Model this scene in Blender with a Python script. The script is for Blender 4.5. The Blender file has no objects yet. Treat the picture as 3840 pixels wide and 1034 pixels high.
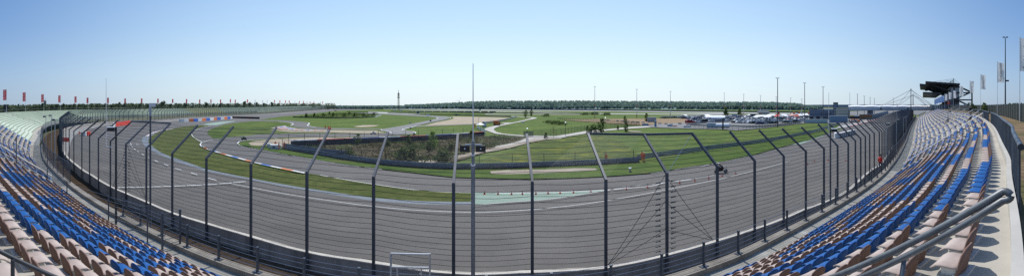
import bpy, bmesh, math, random
from mathutils import Vector, Matrix, noise
R = math.radians
rnd = random.Random(7)
scene = bpy.context.scene
COL = scene.collection
HC = 9.6                      # eye height above the track
D = 3840/162.0                # survey pixels per degree
HY = 398.0
def azel(x, y): return R((x-1920)/D), R((HY-y)/D)
def P(x, y, z=0.0):
    a, e = azel(x, y); r = (HC-z)/math.tan(-e)
    return Vector((r*math.sin(a), r*math.cos(a), z))
def PR(x, r, z=0.0):
    a = R((x-1920)/D); return Vector((r*math.sin(a), r*math.cos(a), z))
def ZA(y, r): return HC + r*math.tan(R((HY-y)/D))
def C(ox, oy, s, pts): return [(ox+x/s, oy+y/s) for x, y in pts]
# ------------------------------------------------------------------ materials
MATS = {}
def mat(name, col, rough=.7, metal=0.0, var=.15, scale=3.0, col2=None, detail=4, bump=0.0, spec=.5, bscale=None, stretch=None):
    if name in MATS: return MATS[name]
    m = bpy.data.materials.new(name); m.use_nodes = True
    nt = m.node_tree; b = nt.nodes['Principled BSDF']
    b.inputs['Roughness'].default_value = rough; b.inputs['Metallic'].default_value = metal
    b.inputs['Specular IOR Level'].default_value = spec
    tc = nt.nodes.new('ShaderNodeTexCoord'); src = tc.outputs['Object']
    if stretch:
        mp = nt.nodes.new('ShaderNodeMapping'); mp.inputs['Scale'].default_value = stretch
        nt.links.new(src, mp.inputs[0]); src = mp.outputs[0]
    n = nt.nodes.new('ShaderNodeTexNoise'); n.inputs['Scale'].default_value = scale; n.inputs['Detail'].default_value = detail
    n.inputs['Roughness'].default_value = .65
    nt.links.new(src, n.inputs['Vector'])
    rp = nt.nodes.new('ShaderNodeValToRGB')
    c1 = [max(0, c*(1-var)) for c in col]; c2 = col2 if col2 else [min(1, c*(1+var)) for c in col]
    rp.color_ramp.elements[0].position = .32; rp.color_ramp.elements[1].position = .68
    rp.color_ramp.elements[0].color = (*c1, 1); rp.color_ramp.elements[1].color = (*c2, 1)
    nt.links.new(n.outputs['Fac'], rp.inputs[0]); nt.links.new(rp.outputs[0], b.inputs['Base Color'])
    if bump:
        bp = nt.nodes.new('ShaderNodeBump'); bp.inputs['Strength'].default_value = bump
        n2 = nt.nodes.new('ShaderNodeTexNoise'); n2.inputs['Scale'].default_value = bscale or scale*6
        nt.links.new(src, n2.inputs['Vector']); nt.links.new(n2.outputs['Fac'], bp.inputs['Height'])
        nt.links.new(bp.outputs[0], b.inputs['Normal'])
    MATS[name] = m; return m
def mix_layer(m, col, scale, lo, hi, detail=5, stretch=None, kind='noise'):
    """adds one more noise-driven colour over the base colour of m"""
    nt = m.node_tree; b = nt.nodes['Principled BSDF']
    old = b.inputs['Base Color'].links[0].from_socket
    tc = nt.nodes.new('ShaderNodeTexCoord'); src = tc.outputs['Object']
    if stretch:
        mp = nt.nodes.new('ShaderNodeMapping'); mp.inputs['Scale'].default_value = stretch[0]; mp.inputs['Rotation'].default_value = (0, 0, stretch[1])
        nt.links.new(src, mp.inputs[0]); src = mp.outputs[0]
    n = nt.nodes.new('ShaderNodeTexNoise'); n.inputs['Scale'].default_value = scale; n.inputs['Detail'].default_value = detail
    nt.links.new(src, n.inputs['Vector'])
    mr = nt.nodes.new('ShaderNodeMapRange'); mr.inputs[1].default_value = lo; mr.inputs[2].default_value = hi
    nt.links.new(n.outputs['Fac'], mr.inputs[0])
    mx = nt.nodes.new('ShaderNodeMixRGB'); nt.links.new(mr.outputs[0], mx.inputs[0])
    nt.links.new(old, mx.inputs[1]); mx.inputs[2].default_value = (*col, 1)
    nt.links.new(mx.outputs[0], b.inputs['Base Color'])
def translucent(m, f):
    """lets part of the light through thin leaves or cloth"""
    nt = m.node_tree; b = nt.nodes['Principled BSDF']; out = nt.nodes['Material Output']
    t = nt.nodes.new('ShaderNodeBsdfTranslucent'); nt.links.new(b.inputs['Base Color'].links[0].from_socket, t.inputs[0])
    mx = nt.nodes.new('ShaderNodeMixShader'); mx.inputs[0].default_value = f
    nt.links.new(b.outputs[0], mx.inputs[1]); nt.links.new(t.outputs[0], mx.inputs[2]); nt.links.new(mx.outputs[0], out.inputs['Surface'])
def wire_mat(name, col, su, sv, w, diamond=True, rough=.6):
    """woven or welded wire netting: wires where the pattern says so, open elsewhere"""
    m = bpy.data.materials.new(name); m.use_nodes = True; nt = m.node_tree
    b = nt.nodes['Principled BSDF']; b.inputs['Base Color'].default_value = (*col, 1); b.inputs['Roughness'].default_value = rough
    b.inputs['Metallic'].default_value = .3
    out = nt.nodes['Material Output']; uv = nt.nodes.new('ShaderNodeUVMap'); uv.uv_map = 'UVMap'
    sp = nt.nodes.new('ShaderNodeSeparateXYZ'); nt.links.new(uv.outputs[0], sp.inputs[0])
    def M(op, a, bb):
        n = nt.nodes.new('ShaderNodeMath'); n.operation = op
        for i, v in enumerate((a, bb)):
            if v is None: continue
            if isinstance(v, (int, float)): n.inputs[i].default_value = v
            else: nt.links.new(v, n.inputs[i])
        return n.outputs[0]
    U = M('DIVIDE', sp.outputs[0], su); V = M('DIVIDE', sp.outputs[1], sv)
    a, c = (M('ADD', U, V), M('SUBTRACT', U, V)) if diamond else (U, V)
    h = M('MAXIMUM', M('LESS_THAN', M('FRACT', a, None), w), M('LESS_THAN', M('FRACT', c, None), w))
    tr = nt.nodes.new('ShaderNodeBsdfTransparent'); mx = nt.nodes.new('ShaderNodeMixShader')
    nt.links.new(h, mx.inputs[0]); nt.links.new(tr.outputs[0], mx.inputs[1]); nt.links.new(b.outputs[0], mx.inputs[2])
    nt.links.new(mx.outputs[0], out.inputs['Surface']); return m
# ------------------------------------------------------------------ mesh builder
class MB:
    def __init__(s): s.v = []; s.f = []; s.mi = []; s.uv = None
    def add(s, vs, fs, mi=0):
        o = len(s.v); s.v += [tuple(v) for v in vs]; s.f += [tuple(i+o for i in f) for f in fs]; s.mi += [mi]*len(fs); return s
    def box(s, c, d, rz=0, mi=0, tilt=None):
        M_ = Matrix.Rotation(rz, 3, 'Z')
        if tilt: M_ = M_ @ tilt
        vs = []
        for z in (-1, 1):
            for x, y in ((-1, -1), (1, -1), (1, 1), (-1, 1)):
                vs.append(Vector(c) + M_ @ Vector((x*d[0]/2, y*d[1]/2, z*d[2]/2)))
        return s.add(vs, [(3, 2, 1, 0), (4, 5, 6, 7), (0, 1, 5, 4), (1, 2, 6, 5), (2, 3, 7, 6), (3, 0, 4, 7)], mi)
    def beam(s, p, q, w, h, up=(0, 0, 1), mi=0):
        p = Vector(p); q = Vector(q); d = (q-p).normalized(); u = Vector(up)
        if abs(d.dot(u)) > .99: u = Vector((0, 1, 0))
        a = d.cross(u).normalized(); b = a.cross(d).normalized()
        vs = [e + a*x*w/2 + b*y*h/2 for e in (p, q) for x, y in ((-1, -1), (1, -1), (1, 1), (-1, 1))]
        return s.add(vs, [(3, 2, 1, 0), (4, 5, 6, 7), (0, 1, 5, 4), (1, 2, 6, 5), (2, 3, 7, 6), (3, 0, 4, 7)], mi)
    def tube(s, pts, r, n=6, mi=0, cap=True):
        pts = [Vector(p) for p in pts]; N = len(pts); vs = []
        rr = r if isinstance(r, (list, tuple)) else [r]*N
        for i, p in enumerate(pts):
            t = (pts[min(i+1, N-1)]-pts[max(i-1, 0)]).normalized()
            u = Vector((0, 0, 1)) if abs(t.z) < .9 else Vector((0, 1, 0))
            a = t.cross(u).normalized(); b = a.cross(t)
            for k in range(n):
                an = 2*math.pi*k/n; vs.append(p + (a*math.cos(an)+b*math.sin(an))*rr[i])
        fs = [(i*n+k, i*n+(k+1) % n, (i+1)*n+(k+1) % n, (i+1)*n+k) for i in range(N-1) for k in range(n)]
        if cap: fs += [tuple(range(n-1, -1, -1)), tuple((N-1)*n+k for k in range(n))]
        return s.add(vs, fs, mi)
    def poly(s, pts, mi=0): return s.add(pts, [tuple(range(len(pts)))], mi)
    def strip(s, A, B, mi=0):
        n = len(A); return s.add(list(A)+list(B), [(i, i+1, n+i+1, n+i) for i in range(n-1)], mi)
    def prism(s, pts, z0, z1, mi=0):
        n = len(pts)
        return s.add([(x, y, z0) for x, y in pts]+[(x, y, z1) for x, y in pts],
                     [tuple(range(n-1, -1, -1)), tuple(range(n, 2*n))]+[(i, (i+1) % n, n+(i+1) % n, n+i) for i in range(n)], mi)
    def ext(s, prof, y0, y1, mi=0):
        """profile in x,z pushed along y"""
        n = len(prof)
        return s.add([(x, y0, z) for x, z in prof]+[(x, y1, z) for x, z in prof],
                     [tuple(range(n)), tuple(range(2*n-1, n-1, -1))]+[(i, n+i, n+(i+1) % n, (i+1) % n) for i in range(n)], mi)
    def ball(s, c, r, n=8, m=6, mi=0, sc=(1, 1, 1)):
        vs = [Vector(c)+Vector((0, 0, r*sc[2]))]
        for j in range(1, m):
            t = math.pi*j/m
            for k in range(n):
                a = 2*math.pi*k/n
                vs.append(Vector(c)+Vector((r*sc[0]*math.sin(t)*math.cos(a), r*sc[1]*math.sin(t)*math.sin(a), r*sc[2]*math.cos(t))))
        vs.append(Vector(c)-Vector((0, 0, r*sc[2])))
        fs = [(0, 1+k, 1+(k+1) % n) for k in range(n)]
        for j in range(m-2):
            fs += [(1+j*n+k, 1+(j+1)*n+k, 1+(j+1)*n+(k+1) % n, 1+j*n+(k+1) % n) for k in range(n)]
        L = len(vs)-1; fs += [(L, 1+(m-2)*n+(k+1) % n, 1+(m-2)*n+k) for k in range(n)]
        return s.add(vs, fs, mi)
    def mesh(s, name, mats, smooth=False, tri=False):
        me = bpy.data.meshes.new(name); me.from_pydata(s.v, [], s.f)
        for m in (mats if isinstance(mats, (list, tuple)) else [mats]): me.materials.append(m)
        me.polygons.foreach_set('material_index', s.mi)
        if s.uv:
            ul = me.uv_layers.new(name='UVMap')
            for l in me.loops: ul.data[l.index].uv = s.uv[l.vertex_index]
        if tri:
            bm = bmesh.new(); bm.from_mesh(me); bmesh.ops.triangulate(bm, faces=bm.faces[:], ngon_method='EAR_CLIP'); bm.to_mesh(me); bm.free()
        if smooth: me.polygons.foreach_set('use_smooth', [True]*len(me.polygons))
        me.update(); return me
    def build(s, name, mats, parent=None, smooth=False, tri=False, loc=None, rz=0):
        return link(name, s.mesh(name, mats, smooth, tri), parent, loc, rz)
def link(name, me, parent=None, loc=None, rz=0):
    o = bpy.data.objects.new(name, me); COL.objects.link(o)
    if parent: o.parent = parent
    if loc is not None: o.location = loc
    if rz: o.rotation_euler.z = rz
    return o
def tag(o, label, cat, group=None, kind=None):
    if label: o['label'] = label
    if cat: o['category'] = cat
    if group: o['group'] = group
    if kind: o['kind'] = kind
    return o
def thing(name, label, cat, loc=(0, 0, 0), rz=0, group=None):
    o = bpy.data.objects.new(name, None); COL.objects.link(o); o.location = loc; o.rotation_euler.z = rz
    o.empty_display_size = .2
    return tag(o, label, cat, group)
def dup(root, loc, rz=0, label=None, group=None, scale=None):
    def rec(o, par):
        c = o.copy(); COL.objects.link(c); c.parent = par
        for ch in o.children: rec(ch, c)
        return c
    r = rec(root, None); r.location = loc; r.rotation_euler.z = rz
    if label: r['label'] = label
    if group: r['group'] = group
    if scale: r.scale = scale
    return r
def struct(name, mb, m, tri=False, smooth=False):
    o = mb.build(name, m, None, smooth, tri); o['kind'] = 'structure'; return o
# ------------------------------------------------------------------ curves
def crom(pts, n=8):
    pts = [Vector(p) for p in pts]; out = []
    for i in range(len(pts)-1):
        p0 = pts[i-1] if i else pts[0]*2-pts[1]; p1 = pts[i]; p2 = pts[i+1]; p3 = pts[i+2] if i+2 < len(pts) else p2*2-p1
        for k in range(n):
            t = k/n
            out.append(.5*((2*p1)+(p2-p0)*t+(2*p0-5*p1+4*p2-p3)*t*t+(3*p1-p0-3*p2+p3)*t**3))
    out.append(pts[-1]); return out
def resample(pts, step):
    out = [pts[0].copy()]; acc = 0.0
    for a, b in zip(pts, pts[1:]):
        L = (b-a).length; d = step-acc
        while d <= L and L > 0:
            out.append(a+(b-a)*(d/L)); d += step
        acc = L-(d-step)
    return out
def normals2(pts):
    """left-hand normals of a plan curve"""
    out = []
    for i in range(len(pts)):
        t = (pts[min(i+1, len(pts)-1)]-pts[max(i-1, 0)]); t.z = 0; t.normalize(); out.append(Vector((-t.y, t.x, 0)))
    return out
def V2(l, z=0): return [Vector((x, y, z)) for x, y in l]
def offs(pts, d): return [p+n*d for p, n in zip(pts, normals2(pts))]
ORD = ['first', 'second', 'third', 'fourth', 'fifth', 'sixth', 'seventh', 'eighth', 'ninth', 'tenth', 'eleventh', 'twelfth', 'thirteenth',
       'fourteenth', 'fifteenth', 'sixteenth', 'seventeenth', 'eighteenth', 'nineteenth', 'twentieth']
def ordn(i):
    if i < 20: return ORD[i]
    tens = ['', '', 'twenty', 'thirty', 'forty', 'fifty', 'sixty', 'seventy', 'eighty', 'ninety'][min(9, (i+1)//10)]
    u = (i+1) % 10
    return (tens[:-1]+'ieth') if u == 0 else tens+'-'+ORD[u-1]
# ------------------------------------------------------------------ camera, sky, sun
cam = bpy.data.cameras.new('camera'); co = bpy.data.objects.new('camera', cam); COL.objects.link(co)
cam.type = 'PANO'; cam.panorama_type = 'EQUIRECTANGULAR'
cam.longitude_min = R(-81); cam.longitude_max = R(81)
cam.latitude_max = R(HY/D); cam.latitude_min = R(HY/D-1034/D)
cam.clip_start = .05; cam.clip_end = 20000
co.location = (0, 0, HC); co.rotation_euler = (R(90), 0, 0); scene.camera = co
SUN_AZ, SUN_EL = R(4), R(54)
w = bpy.data.worlds.new('World'); scene.world = w; w.use_nodes = True
nt = w.node_tree; sky = nt.nodes.new('ShaderNodeTexSky'); sky.sky_type = 'NISHITA'; sky.sun_disc = False
sky.sun_elevation = SUN_EL; sky.sun_rotation = SUN_AZ; sky.altitude = 100; sky.air_density = 1.0; sky.dust_density = 1.3; sky.ozone_density = 1.6
# the haze of a spring day: pale towards the horizon, whiter under the sun, deeper blue to both sides
def N_(t, **k):
    n = nt.nodes.new(t)
    for a_, v_ in k.items(): setattr(n, a_, v_)
    return n
tcw = N_('ShaderNodeTexCoord'); spw = N_('ShaderNodeSeparateXYZ'); nt.links.new(tcw.outputs['Generated'], spw.inputs[0])
rz_ = N_('ShaderNodeMapRange'); rz_.inputs[1].default_value = 0; rz_.inputs[2].default_value = .36; nt.links.new(spw.outputs[2], rz_.inputs[0])
def ramp(stops):
    r_ = N_('ShaderNodeValToRGB'); e = r_.color_ramp.elements
    e[0].position, e[0].color = stops[0][0], (*stops[0][1], 1); e[1].position, e[1].color = stops[-1][0], (*stops[-1][1], 1)
    for p_, c_ in stops[1:-1]: q_ = e.new(p_); q_.color = (*c_, 1)
    nt.links.new(rz_.outputs[0], r_.inputs[0]); return r_
side = ramp([(0, (3.1, 4.3, 5.9)), (.25, (2.45, 3.95, 6.2)), (.6, (1.5, 3.0, 5.9)), (1, (.95, 2.3, 5.2))])
mid = ramp([(0, (7.4, 8.6, 9.2)), (.25, (6.9, 8.6, 9.6)), (.6, (5.1, 7.3, 9.4)), (1, (3.7, 6.0, 9.1))])
ry_ = N_('ShaderNodeMapRange', interpolation_type='SMOOTHSTEP'); ry_.inputs[1].default_value = -.03; ry_.inputs[2].default_value = 1.0; nt.links.new(spw.outputs[1], ry_.inputs[0])
mxs = N_('ShaderNodeMixRGB'); nt.links.new(ry_.outputs[0], mxs.inputs[0]); nt.links.new(side.outputs[0], mxs.inputs[1]); nt.links.new(mid.outputs[0], mxs.inputs[2])
hs = N_('ShaderNodeMixRGB'); hs.inputs[0].default_value = .8
nt.links.new(sky.outputs[0], hs.inputs[1]); nt.links.new(mxs.outputs[0], hs.inputs[2]); nt.links.new(hs.outputs[0], nt.nodes['Background'].inputs[0])
nt.nodes['Background'].inputs[1].default_value = .117
sl = bpy.data.lights.new('sun', 'SUN'); sl.energy = 4.7; sl.angle = R(.53); sl.color = (1, .96, .9)
so = bpy.data.objects.new('sun', sl); COL.objects.link(so)
sd = Vector((math.sin(SUN_AZ)*math.cos(SUN_EL), math.cos(SUN_AZ)*math.cos(SUN_EL), math.sin(SUN_EL)))
so.rotation_euler = sd.to_track_quat('Z', 'Y').to_euler()
scene.view_settings.view_transform = 'Standard'; scene.view_settings.look = 'None'; scene.view_settings.exposure = 0
scene.cycles.use_denoising = False; scene.cycles.transparent_max_bounces = 24; scene.cycles.max_bounces = 6
# ------------------------------------------------------------------ materials
m_asph = mat('asphalt', (.1, .092, .084), .85, var=.12, scale=.35, detail=8, bump=.15, bscale=40)
mix_layer(m_asph, (.066, .061, .057), .22, .5, .75, stretch=((.25, 1.6, 1), R(-8)))
mix_layer(m_asph, (.135, .124, .112), .06, .55, .7)
m_asph2 = mat('asphalt_light', (.15, .148, .145), .85, var=.12, scale=.3, detail=8)
mix_layer(m_asph2, (.1, .098, .096), .15, .5, .75)
m_white_asph = mat('pale_asphalt', (.34, .33, .31), .85, var=.12, scale=.1)
m_apron = mat('apron_grey_blue', (.15, .175, .2), .8, var=.12, scale=.6)
m_grass = mat('grass', (.078, .138, .022), .95, var=.3, scale=.05, col2=(.13, .168, .034), detail=10, spec=.1, bump=.3, bscale=8)
mix_layer(m_grass, (.05, .095, .018), .35, .45, .7, detail=8)
mix_layer(m_grass, (.14, .125, .05), .12, .6, .78, detail=8)
m_mow = mat('mown_grass', (.085, .14, .024), .95, var=.2, scale=.08, col2=(.135, .168, .036), detail=10, spec=.1)
mix_layer(m_mow, (.04, .07, .014), .5, .42, .6, detail=2, stretch=((.12, .9, 1), R(14)))
mix_layer(m_mow, (.13, .12, .05), .1, .58, .75, detail=8)
m_lush = mat('lush_grass', (.055, .115, .016), .95, var=.3, scale=.25, col2=(.09, .13, .024), detail=8, spec=.1)
mix_layer(m_lush, (.12, .115, .04), .15, .58, .75, detail=8)
m_dry = mat('strip_grass', (.078, .1, .022), .95, var=.3, scale=.25, col2=(.12, .127, .038), detail=10, spec=.1)
mix_layer(m_dry, (.055, .078, .018), .9, .45, .65, detail=8)
m_flower = mat('flowering_grass', (.06, .1, .018), .95, var=.25, scale=.3, col2=(.09, .115, .02), detail=8, spec=.1)
mix_layer(m_flower, (.22, .21, .02), .25, .52, .75, detail=12)
m_far = mat('far_ground', (.08, .1, .05), .95, var=.2, scale=.004, col2=(.12, .12, .07), detail=8, spec=.1)
m_gravel = mat('gravel', (.36, .3, .22), .95, var=.14, scale=.12, detail=10, bump=.4, bscale=12, spec=.1)
m_sand = mat('sandy_ground', (.25, .18, .11), .95, var=.2, scale=.1, detail=9, spec=.1)
m_path = mat('sandy_path', (.33, .28, .22), .95, var=.15, scale=.4, detail=9, spec=.1)
m_road = mat('service_road', (.4, .37, .33), .9, var=.1, scale=.3, detail=8)
m_brown = mat('scrub_ground', (.07, .06, .035), .95, var=.4, scale=.35, col2=(.12, .1, .055), detail=10, spec=.1, bump=.6, bscale=2)
mix_layer(m_brown, (.06, .085, .022), .14, .5, .65, detail=8)
m_dirt = mat('dirt_strip', (.06, .04, .024), .95, var=.35, scale=2.5, detail=9, bump=.8, bscale=18, spec=.1)
m_earth = mat('embankment_earth', (.17, .12, .07), .95, var=.35, scale=.5, detail=10, bump=.8, bscale=10, spec=.1)
mix_layer(m_earth, (.06, .075, .025), .3, .5, .7)
m_paint = mat('white_paint', (.72, .72, .7), .7, var=.15, scale=1.5, detail=8)
m_green = mat('green_runoff', (.22, .3, .235), .85, var=.12, scale=.4, detail=8)
m_orange = mat('orange_paint', (.75, .22, .07), .7, var=.15, scale=1)
m_redp = mat('red_paint', (.62, .05, .03), .7, var=.15, scale=1)
m_bluep = mat('blue_paint', (.05, .18, .55), .7, var=.15, scale=1)
m_conc = mat('concrete', (.38, .355, .305), .9, var=.12, scale=.7, detail=10, bump=.1, bscale=20)
mix_layer(m_conc, (.24, .22, .19), .5, .55, .75, detail=8)
m_wall = mat('wall_concrete', (.3, .285, .265), .9, var=.15, scale=.5, detail=10, stretch=(1, 1, .35))
mix_layer(m_wall, (.14, .135, .128), .6, .5, .75, detail=8, stretch=((2, 2, .15), 0))
m_steel = mat('fence_steel', (.068, .079, .098), .6, metal=.15, var=.2, scale=2)
m_steel2 = mat('galvanised_steel', (.34, .37, .41), .4, metal=.55, var=.15, scale=4)
m_dark = mat('dark_steel', (.03, .034, .042), .5, metal=.2, var=.2, scale=3)
m_cable = mat('wire_rope', (.018, .019, .022), .5, metal=.3, var=.2, scale=3)
m_rail = mat('rail_blue_grey', (.055, .07, .095), .42, metal=.15, var=.2, scale=5)
m_tubegrey = mat('handrail_tube', (.13, .14, .15), .45, metal=.3, var=.25, scale=7, detail=8)
m_black = mat('black', (.012, .012, .013), .5, var=.3)
m_blueseat = mat('blue_plastic', (.01, .09, .29), .6, var=.15, scale=1.3, spec=.25, detail=8)
mix_layer(m_blueseat, (.03, .15, .37), .5, .55, .8)
m_beigeseat = mat('faded_beige_plastic', (.36, .275, .24), .8, var=.1, scale=3, col2=(.45, .38, .34), detail=8, spec=.15)
mix_layer(m_beigeseat, (.27, .18, .145), 1.0, .5, .75)
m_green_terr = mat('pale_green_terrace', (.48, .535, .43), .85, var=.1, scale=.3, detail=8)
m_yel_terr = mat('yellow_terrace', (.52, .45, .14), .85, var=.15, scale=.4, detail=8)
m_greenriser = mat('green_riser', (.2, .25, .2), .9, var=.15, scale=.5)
m_flagpole = mat('flagpole', (.62, .63, .64), .4, metal=.2, var=.1)
m_redflag = mat('red_flag_cloth', (.62, .05, .06), .8, var=.12, scale=2); translucent(m_redflag, .5)
m_whiteflag = mat('white_flag_cloth', (.8, .82, .8), .8, var=.06, scale=2); translucent(m_whiteflag, .55)
m_greyletter = mat('grey_lettering', (.09, .1, .12), .8, var=.1)
m_whiteletter = mat('white_lettering', (.8, .8, .8), .8, var=.05)
m_net = wire_mat('chain_link', (.06, .065, .07), .085, .085, .06)
m_bar = wire_mat('bar_mat', (.065, .085, .115), .11, .2, .34, diamond=False)
m_farfence = wire_mat('green_mat_fence', (.018, .026, .026), .09, .2, .86, diamond=False)
# ------------------------------------------------------------------ ground
g = MB(); N = 96
g.add([(0, 0, -.12)]+[(9000*math.cos(2*math.pi*k/N), 9000*math.sin(2*math.pi*k/N), -.12) for k in range(N)], [(0, 1+k, 1+(k+1) % N) for k in range(N)])
struct('ground', g, m_far)
# crash fence line in plan: from the far left straight, round the turn, past the camera and along the start straight
ZK, ZT = 6.07, 1.3
kpx = [(307, 502), (336, 509), (369, 519), (414, 530), (472, 541), (549, 556), (646, 575), (774, 593), (941, 616), (1151, 645), (1401, 663), (1701, 686), (1996, 681),
       (2272, 674), (2501, 650), (2690, 624), (2830, 603), (2939, 585), (3022, 568), (3090, 557), (3141, 547), (3181, 538)]
tpx = [(373, 447), (403, 449), (443, 450), (493, 456), (558, 457), (640, 462), (741, 470), (875, 475), (1037, 478), (1234, 487), (1455, 496), (1717, 504), (1975, 504), (2205, 501), (2415, 504), (2596, 500), (2737, 493), (2846, 487), (2932, 481.5), (3004, 476)]
KP = [P(x, y, ZK) for x, y in kpx]
for k in KP: k.z = 0
farL = [P(x, y, 0) for x, y in [(1260, 408.5), (1110, 420), (1040, 425.6), (878, 435), (747, 443), (640.6, 451), (569, 455.6), (412, 463)]]
farL += V2([(-132, 47)])
p_ = P(231, 464, ZK); p_.z = 0; farL += [p_]
leftc = resample(crom(farL+[KP[0], KP[2]], 24), 3.7)
leftc = [p for p in leftc if p.x < KP[0].x-2.5]
rightpts = []
for x, y in [(3265, 504), (3302, 493), (3324, 483), (3388, 438), (3424, 416)]:
    q = P(x, y, ZK); q.z = 0; rightpts.append(q)
rightc = resample(crom([KP[-2], KP[-1]]+rightpts, 24), 2.6)
rightc = [p for p in rightc if p.x > KP[-1].x+1.8]
FENCE = leftc+KP+rightc            # every post of the crash fence, left to right
i0 = len(leftc)
FD = resample(crom(FENCE[::2] if False else FENCE, 2), 2.0)
# near infield sheet
gi = MB(); gi.poly([v for v in V2([(-700, 1300), (-330, 480), (-195, 130), (-150, 60), (-65, 22), (0, 15), (30, 20), (110, 56), (300, 140), (700, 420), (700, 1300)], -.06)])
struct('infield_grass', gi, m_grass, tri=True)
LZ = [0.0]
def ground_poly(name, px, m, z=None):
    LZ[0] += .004
    zz = LZ[0] if z is None else z
    b = MB(); b.poly([P(x, y, zz) for x, y in px]); return struct(name, b, m, tri=True)
def dens(px, n=6):
    return [(v.x, v.y) for v in crom([(x, y, 0) for x, y in px], n)]
# oval asphalt with the link into the inner circuit
inner = [(1440, 409.7), (1297, 413.4), (1252, 416), (1185, 424), (1098, 433), (1054, 437), (1000, 445), (968, 449.5), (1040, 450.4), (1072, 451), (1129, 455.6), (1157, 460), (1159.5, 464), (1153, 470), (1164, 473), (1222, 479), (1330, 481.5), (1440, 483),
         (1430, 487.4), (1451, 491), (1468, 497), (1526, 503), (1455, 510), (1440, 512), (1241, 512), (1091, 514.6), (1040, 516.5), (916, 527), (895, 533), (891, 538), (908, 549), (960, 558.5), (1075, 580), (1179, 598), (1283, 616), (1440, 635), (1550, 647), (1700, 664),
         (1840, 668), (1988, 672), (2238, 663), (2440, 649), (2588, 625), (2685, 611), (2815, 583), (2919, 554), (3040, 523), (3054, 519), (3115, 497), (3173, 479), (3187, 472), (3225, 462), (3330, 432), (3390, 412)]
ov = [(p.x, p.y) for p in FD if p.x < 190]
b = MB(); b.poly([Vector((x, y, .0)) for x, y in ov]+[P(x, y, .0) for x, y in reversed(inner)]); struct('oval_track', b, m_asph, tri=True)
# bright outer lane beside the far wall
out = [p for p in FD if p.x < -66]
b = MB(); wdt = [min(6.5, 1+max(0, (-66-p.x))*.08) for p in out]; nn = normals2(out)
b.strip([p-n*.1+Vector((0, 0, .02)) for p, n in zip(out, nn)], [p+n*w_+Vector((0, 0, .02)) for p, n, w_ in zip(out, nn, wdt)])
struct('outer_lane', b, mat('outer_lane_grey', (.25, .243, .23), .85, var=.12, scale=.1))
isleA = [(555, 530), (562, 541), (596, 567), (637, 586), (681, 600), (775, 634), (932, 666), (1138, 703), (1240, 718), (1400, 741), (1575, 753), (1766, 756), (1766, 722), (1575, 713), (1388, 688), (1200, 656), (1145, 648), (952, 607), (796, 564), (757, 548), (749, 541), (757, 533), (735, 516), (721, 504), (720, 496), (730, 487), (750, 479), (790, 470), (735, 469), (690, 474), (649, 482), (600, 492), (570, 508)]
apron = [(535, 515), (531, 528), (540, 545), (565, 562), (600, 580), (660, 605), (770, 640), (932, 672), (1138, 712), (1240, 728), (1400, 752), (1575, 765), (1766, 767), (1766, 754), (1575, 751), (1400, 738), (1138, 700), (932, 662), (775, 630), (637, 582), (596, 563), (562, 538), (556, 520), (600, 490), (585, 492), (555, 504)]
ground_poly('apron', apron, m_apron)
ground_poly('grass_strip', isleA, m_dry)
isleB = [(776.4, 495), (785, 487.4), (803.6, 479), (841, 467), (897, 458.4), (944, 454.5), (1040, 455), (1044, 455.6), (1082, 459), (1099, 464), (1089, 470.6), (1119, 478), (1185, 483.7), (1335, 486.5), (1425, 486), (1440, 492), (1458, 496), (1440, 499), (1340, 501.5), (1232, 501.5), (1091, 500.5), (960, 504), (935, 508), (841, 516.5), (822, 521), (798, 518), (781, 505)]
ground_poly('grass_island', isleB, m_mow)
ground_poly('green_runoff', [(1766, 722), (1766, 766), (1800, 766), (1925, 756), (2069, 745), (2263, 714), (2263, 711), (2113, 719), (1900, 722)], m_green)
ground_poly('green_runoff', C(560, 420, 5.3375, [(1060, 255), (1340, 262), (1560, 215), (1740, 180), (1690, 178), (1420, 195), (1180, 225)]), m_green)
ground_poly('green_runoff', [(2962, 542), (3080, 507), (3092, 507), (3000, 541)], m_green)
# gravel, painted run-offs, roads of the inner circuit
G1 = [(931, 536), (953.4, 528.7), (1040, 520), (1202, 514), (1440, 514), (1530, 507), (1484, 522), (1440, 524), (1329, 529), (1213, 534), (1121, 537), (1080, 550), (1006, 544), (960, 546.5), (944, 546.5)]
ground_poly('gravel_trap', G1, m_gravel)
G2 = [(997.5, 485.5), (1054, 484), (1147, 488), (1241, 487.4), (1410, 490), (1440, 495.5), (1440, 497), (1372, 499), (1232, 497), (1091, 495)]
ground_poly('gravel_trap', G2, m_gravel)
ground_poly('painted_runoff', [(1016, 480), (1040, 474), (1070.5, 470.6), (1076, 475), (1119, 482), (1185, 485.5), (1241, 487.4), (1241, 489.5), (1147, 488.5), (1054, 484.5)], mat('faded_grey_paint', (.32, .28, .29), .8, var=.15, scale=.2))
for i, (x, y) in enumerate([(1034, 476.2), (1054, 474.5), (1044, 480), (1062, 479.4), (1080, 478.5), (1052, 483), (1071, 483.2), (1092, 483), (1112, 483.8), (1130, 485.5), (1153, 486.8), (1180, 487.4), (1206, 488)]):
    ground_poly('paint_patch', [(x-7, y+.4), (x+4, y-.6), (x+10, y+.1), (x, y+1.1)], [m_orange, m_bluep, m_orange][i % 3], .15)
ground_poly('gravel_patch', [(1323.5, 475), (1340, 471.5), (1363, 468.7), (1395, 468.4), (1424.6, 469.6), (1400, 475), (1353.5, 477)], m_gravel)
ground_poly('gravel_trap', [(1590, 470.6), (1633, 459), (1670, 452), (1696.6, 446), (1701, 442), (1696, 438), (1670, 436), (1760, 437.5), (1860, 439.6), (1917, 441.5), (1895, 447), (1820, 460), (1773, 464), (1661, 468)], m_gravel)
ground_poly('service_path', [(1567, 472.6), (1661, 468.8), (1773, 464.4), (1774, 465.6), (1661, 470), (1560, 474.6)], m_road)
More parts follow.
